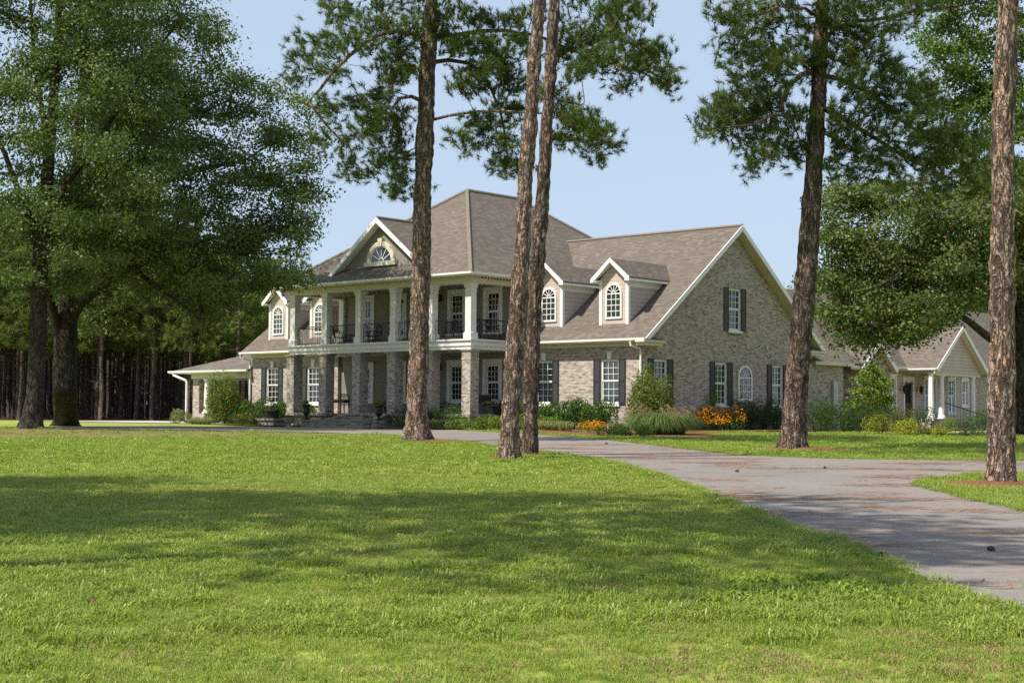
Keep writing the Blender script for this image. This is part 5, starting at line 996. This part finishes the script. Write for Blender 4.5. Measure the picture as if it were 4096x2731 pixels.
# ------------------------------------------------------------------ lawn grass, clover, cones
def tuft(name, n, R, h, W, lean, mat='grass'):
    V = blades(n, R, h, W, lean, -.005, 1.0).reshape(-1, 4, 3); me_t = np.repeat(RNG.beta(2, 2.4, n), 3)
    V = V.reshape(-1, 3); k = len(V)//4; me = bpy.data.meshes.new(name); me.vertices.add(len(V)); me.vertices.foreach_set('co', V.astype(np.float32).ravel()); me.loops.add(k*4); me.loops.foreach_set('vertex_index', np.arange(k*4, dtype=np.int32))
    me.polygons.add(k); me.polygons.foreach_set('loop_start', np.arange(0, k*4, 4, dtype=np.int32)); a = me.attributes.new('tint', 'FLOAT', 'FACE'); a.data.foreach_set('value', me_t.astype(np.float32)); me.update(calc_edges=True); me.materials.append(M[mat])
    return bpy.data.objects.new(name, me)
def scatter(name, P, scl, protos, label):
    col = bpy.data.collections.new(name+'_tufts')
    for p in protos: col.objects.link(p)
    me = bpy.data.meshes.new(name); n = len(P); me.vertices.add(n); me.vertices.foreach_set('co', P.astype(np.float32).ravel())
    rot = np.stack([RNG.normal(size=n)*.1, RNG.normal(size=n)*.1, RNG.uniform(0, 6.28, n)], 1)
    a = me.attributes.new('rot', 'FLOAT_VECTOR', 'POINT'); a.data.foreach_set('vector', rot.astype(np.float32).ravel())
    a = me.attributes.new('scl', 'FLOAT', 'POINT'); a.data.foreach_set('value', scl.astype(np.float32))
    a = me.attributes.new('idx', 'INT', 'POINT'); a.data.foreach_set('value', RNG.integers(0, len(protos), n).astype(np.int32))
    o = bpy.data.objects.new(name, me); COL.objects.link(o); tag(o, label, None, None, 'stuff')
    ng = bpy.data.node_groups.new(name, 'GeometryNodeTree'); ng.interface.new_socket('Geometry', in_out='INPUT', socket_type='NodeSocketGeometry'); ng.interface.new_socket('Geometry', in_out='OUTPUT', socket_type='NodeSocketGeometry')
    N = ng.nodes; gi, go = N.new('NodeGroupInput'), N.new('NodeGroupOutput'); ip = N.new('GeometryNodeInstanceOnPoints'); ci = N.new('GeometryNodeCollectionInfo'); ci.inputs[0].default_value = col; ci.inputs[1].default_value = True; ci.inputs[2].default_value = True
    def attr(t, nm): q = N.new('GeometryNodeInputNamedAttribute'); q.data_type = t; q.inputs[0].default_value = nm; return q.outputs[0]
    L = ng.links; L.new(gi.outputs[0], ip.inputs['Points']); L.new(ci.outputs[0], ip.inputs['Instance']); ip.inputs['Pick Instance'].default_value = True
    L.new(attr('INT', 'idx'), ip.inputs['Instance Index']); L.new(attr('FLOAT_VECTOR', 'rot'), ip.inputs['Rotation']); L.new(attr('FLOAT', 'scl'), ip.inputs['Scale']); L.new(ip.outputs[0], go.inputs[0])
    md = o.modifiers.new('scatter', 'NODES'); md.node_group = ng; return o
def lawn_pts(z0, z1, dens, excl=True, half=.37):
    n = int(dens*half*(z1*z1-z0*z0)); z = np.sqrt(RNG.uniform(z0*z0, z1*z1, n)); x = RNG.uniform(-half, half, n)*z; P = np.stack([x, z, gz(z)], 1)
    k = ~inpoly(P, DRVW) & ~inpoly(P, CPD)
    for b in BEDW: k &= ~inpoly(P, b)
    for r_ in RINGS: k &= ~inpoly(P, r_) | (RNG.uniform(size=n) < .1)
    k &= ~inpoly(P, LITTER) | (RNG.uniform(size=n) < .08)
    hb = [tuple(h2w(*p)[:2]) for p in ((-36, -.8), (0, 0), (0, 36), (-36, 36))]; k &= ~inpoly(P, hb)
    return P[k]
def patch(P): return np.array([mnoise.noise((p[0]*.42, p[1]*.42, 3.0))+.5*mnoise.noise((p[0]*1.5, p[1]*1.5, 7.0)) for p in P])
fine = [tuft('grass_tuft', 22, .10, .062, .0052, 1.1) for _ in range(5)]; coarse = [tuft('grass_tuft', 20, .12, .10, .0088, 1.05) for _ in range(4)]
P = lawn_pts(7.2, 14, 260); n_ = patch(P); s_ = np.clip(.85+.45*n_+RNG.normal(size=len(P))*.12, .35, 1.7)
scatter('lawn_grass', P, s_, fine, 'short mown lawn grass nearest the camera')
P = lawn_pts(7.2, 17, 95); n_ = patch(P); P = P[n_ > -.06]; scatter('lawn_grass', P, RNG.uniform(.7, 1.15, len(P)), coarse, 'longer broad bladed grass in patches on the lawn')
mid = [tuft('grass_tuft', 26, .17, .07, .0085, 1.0) for _ in range(4)]
P = lawn_pts(14, 27, 95); n_ = patch(P); scatter('lawn_grass', P, np.clip(.9+.35*n_+RNG.normal(size=len(P))*.1, .4, 1.5), mid, 'mown lawn grass in the middle of the lawn')
far = [tuft('grass_tuft', 30, .30, .075, .015, 1.0) for _ in range(4)]
P = lawn_pts(27, 62, 22); scatter('lawn_grass', P, np.clip(.9+RNG.normal(size=len(P))*.2, .4, 1.5), far, 'mown lawn grass towards the house')
dry = [tuft('grass_tuft', 16, .10, .05, .0055, 1.5, 'dry_grass') for _ in range(4)]
P = lawn_pts(7.2, 24, 75); n_ = np.array([mnoise.noise((p[0]*.33+5, p[1]*.2, 11.0))+.7*mnoise.noise((p[0]*1.3, p[1]*.9, 17.0)) for p in P]); P = P[n_+RNG.normal(size=len(P))*.12 > .22]; scatter('dry_lawn_grass', P, RNG.uniform(.7, 1.2, len(P)), dry, 'dry straw coloured grass in thin patches of the lawn')
P = lawn_pts(7.2, 24, 14); scatter('dry_lawn_grass', P, RNG.uniform(.6, 1.1, len(P)), dry, 'scattered dead grass blades in the lawn')
E_ = []
for i in range(len(DRVW)):
    a, b = np.array(DRVW[i]), np.array(DRVW[(i+1) % len(DRVW)])
    if a[1] > 45: continue
    k = int(np.linalg.norm(b-a)*16); E_ += [a+(b-a)*RNG.uniform()+RNG.normal(size=2)*.045 for _ in range(k)]
E_ = np.array(E_); E_ = E_[np.abs(E_[:, 0]) < .37*E_[:, 1]]
scatter('lawn_grass', np.c_[E_, gz(E_[:, 1])+.01], RNG.uniform(.6, 1.1, len(E_)), coarse, 'ragged grass fringe along the driveway edge')
C = []
for x, y, r in ((1755, 1345, 40), (1835, 1385, 45), (1930, 1352, 50), (1700, 1375, 35), (1985, 1375, 45), (2060, 1395, 40), (1880, 1345, 30), (1020, 1055, 0), (1650, 1395, 25)):
    if r: C += [ground(x+RNG.normal()*r*.7, y+RNG.normal()*r*.16) for _ in range(60)]
C = np.array(C)+np.array([0, 0, .05]); V = leaves(np.repeat(C, 4, 0)+RNG.normal(size=(len(C)*4, 3))*[.03, .03, .010], .042, .034, 3.0)
tag(np_mesh('clover', V, 4, RNG.uniform(.3, .9, len(C)*4), M['limegreen']), 'pale green clover patches in the lawn near the driveway', None, None, 'stuff')
nn = 11000; q = []
while len(q) < nn:
    z = math.sqrt(RNG.uniform(8*8, 46*46)); x = RNG.uniform(-.02, .36)*z
    if mnoise.noise((x*.5, z*.9, 0)) > .0+.45*RNG.uniform(): q.append((x, z))
q = np.array(q); q = q[inpoly(q, DRVW)]; a = RNG.normal(size=len(q))*.5+.2; d = np.stack([np.cos(a), np.sin(a), 0*a], 1); s = np.stack([-d[:, 1], d[:, 0], 0*a], 1); P = np.c_[q, gz(q[:, 1])+.036]
w_ = (.006+.00033*q[:, 1])[:, None]; V = np.stack([P-d*.12, P-d*.12+s*w_, P+d*.12+s*w_+[0, 0, .006], P+d*.12+[0, 0, .006]], 1).reshape(-1, 3)
tag(np_mesh('pine_needles', V, 4, RNG.uniform(size=len(q)), leaf_mat('fallen_needles', [(0, (.20, .085, .04)), (1, (.44, .22, .11))], .8, .1, .1)), 'fallen brown pine needles on the driveway', None, None, 'stuff')
for lab, x, y, s_ in (('pine cone on the driveway opposite the close pines', 1692, 1087, 0.036), ('pine cone on the driveway nearer the leaning pine', 1895, 1080, 0.034), ('large dark pine cone at the shaded lawn edge of the driveway', 2028, 1287, .036), ('pine cone lying on the open shaded driveway', 2275, 1272, .034), ('small pine cone on the driveway by the mulch bed tip', 1392, 1022, .04), ('dark pine cone alone on the near lawn', 212, 1395, .03)):
    g0 = ground(x, y); mb = MB(); pts = []
    for i in range(9):
        for k in range(9): t = 2*math.pi*(k+.5*(i % 2))/9; r = math.sin(math.pi*(i+.7)/9.6)*s_*.62; z = (i/8-.5)*s_*2; c = np.array([z, math.cos(t)*r, math.sin(t)*r]); o_ = np.array([.012, math.cos(t)*.016, math.sin(t)*.016])*s_/.05; tt = np.array([0, -math.sin(t), math.cos(t)])*s_*.22; mb.add([c-tt, c+tt, c+o_+tt*.5, c+o_-tt*.5], [(0, 1, 2, 3)])
    mb.lathe([(s_*.05, -s_), (s_*.45, -s_*.4), (s_*.5, 0), (s_*.3, s_*.6), (s_*.03, s_)], n=8)
    o = mb.build('pine_cone', M['cone']); k = len(o.data.vertices)
    for v in list(o.data.vertices)[-40:]: v.co = (v.co.z, v.co.y, v.co.x)
    o.location = (g0[0], g0[1], g0[2]+.035+s_*.5); o.rotation_euler = (0, .1, RNG.uniform(0, 6)); tag(o, lab, 'pine cone')
# ------------------------------------------------------------------ camera, light, sky
cam = bpy.data.cameras.new('camera'); co = bpy.data.objects.new('camera', cam); COL.objects.link(co)
cam.sensor_fit = 'HORIZONTAL'; cam.sensor_width = 36; cam.lens = F/4096*36; cam.clip_start = .1; cam.clip_end = 3000
m4 = Matrix.Identity(4)
for i in range(3): m4[i][0], m4[i][1], m4[i][2], m4[i][3] = R2[i], U2[i], -_f[i], CAM[i]
co.matrix_world = m4; sc.camera = co
EL = math.radians(53); sd = np.array([-.875, -.485]); sd /= np.linalg.norm(sd)
SUN = Vector((sd[0]*math.cos(EL), sd[1]*math.cos(EL), math.sin(EL)))
sl = bpy.data.lights.new('sun', 'SUN'); sl.energy = 5.0; sl.angle = math.radians(.55); sl.color = (1, .93, .82)
so_ = bpy.data.objects.new('sun', sl); COL.objects.link(so_); so_.location = (-40, -30, 60); so_.rotation_euler = SUN.to_track_quat('Z', 'Y').to_euler()
w = bpy.data.worlds.new('World'); sc.world = w; w.use_nodes = True; wt = w.node_tree
bg = wt.nodes['Background']; sk = wt.nodes.new('ShaderNodeTexSky'); sk.sky_type = 'NISHITA'; sk.sun_disc = False
sk.sun_elevation = EL; sk.sun_rotation = math.atan2(SUN.x, SUN.y); sk.air_density = 1.0; sk.dust_density = 1.0; sk.ozone_density = 3.0; sk.altitude = 50
hz = wt.nodes.new('ShaderNodeMix'); hz.data_type = 'RGBA'; hz.inputs[0].default_value = .7; hz.inputs[7].default_value = (5.6, 6.75, 8.4, 1)   # summer haze whitens the whole sky
wt.links.new(sk.outputs[0], hz.inputs[6]); wt.links.new(hz.outputs[2], bg.inputs[0]); bg.inputs[1].default_value = .085
sc.view_settings.view_transform = 'Standard'; sc.view_settings.look = 'None'; sc.view_settings.gamma = 1; sc.view_settings.exposure = 0.48
sc.cycles.max_bounces = 7; sc.cycles.diffuse_bounces = 2; sc.cycles.glossy_bounces = 3; sc.cycles.transmission_bounces = 4; sc.cycles.transparent_max_bounces = 8
sc.cycles.use_denoising = False
sc.cycles.caustics_reflective = False; sc.cycles.caustics_refractive = False; sc.cycles.sample_clamp_indirect = 4.0
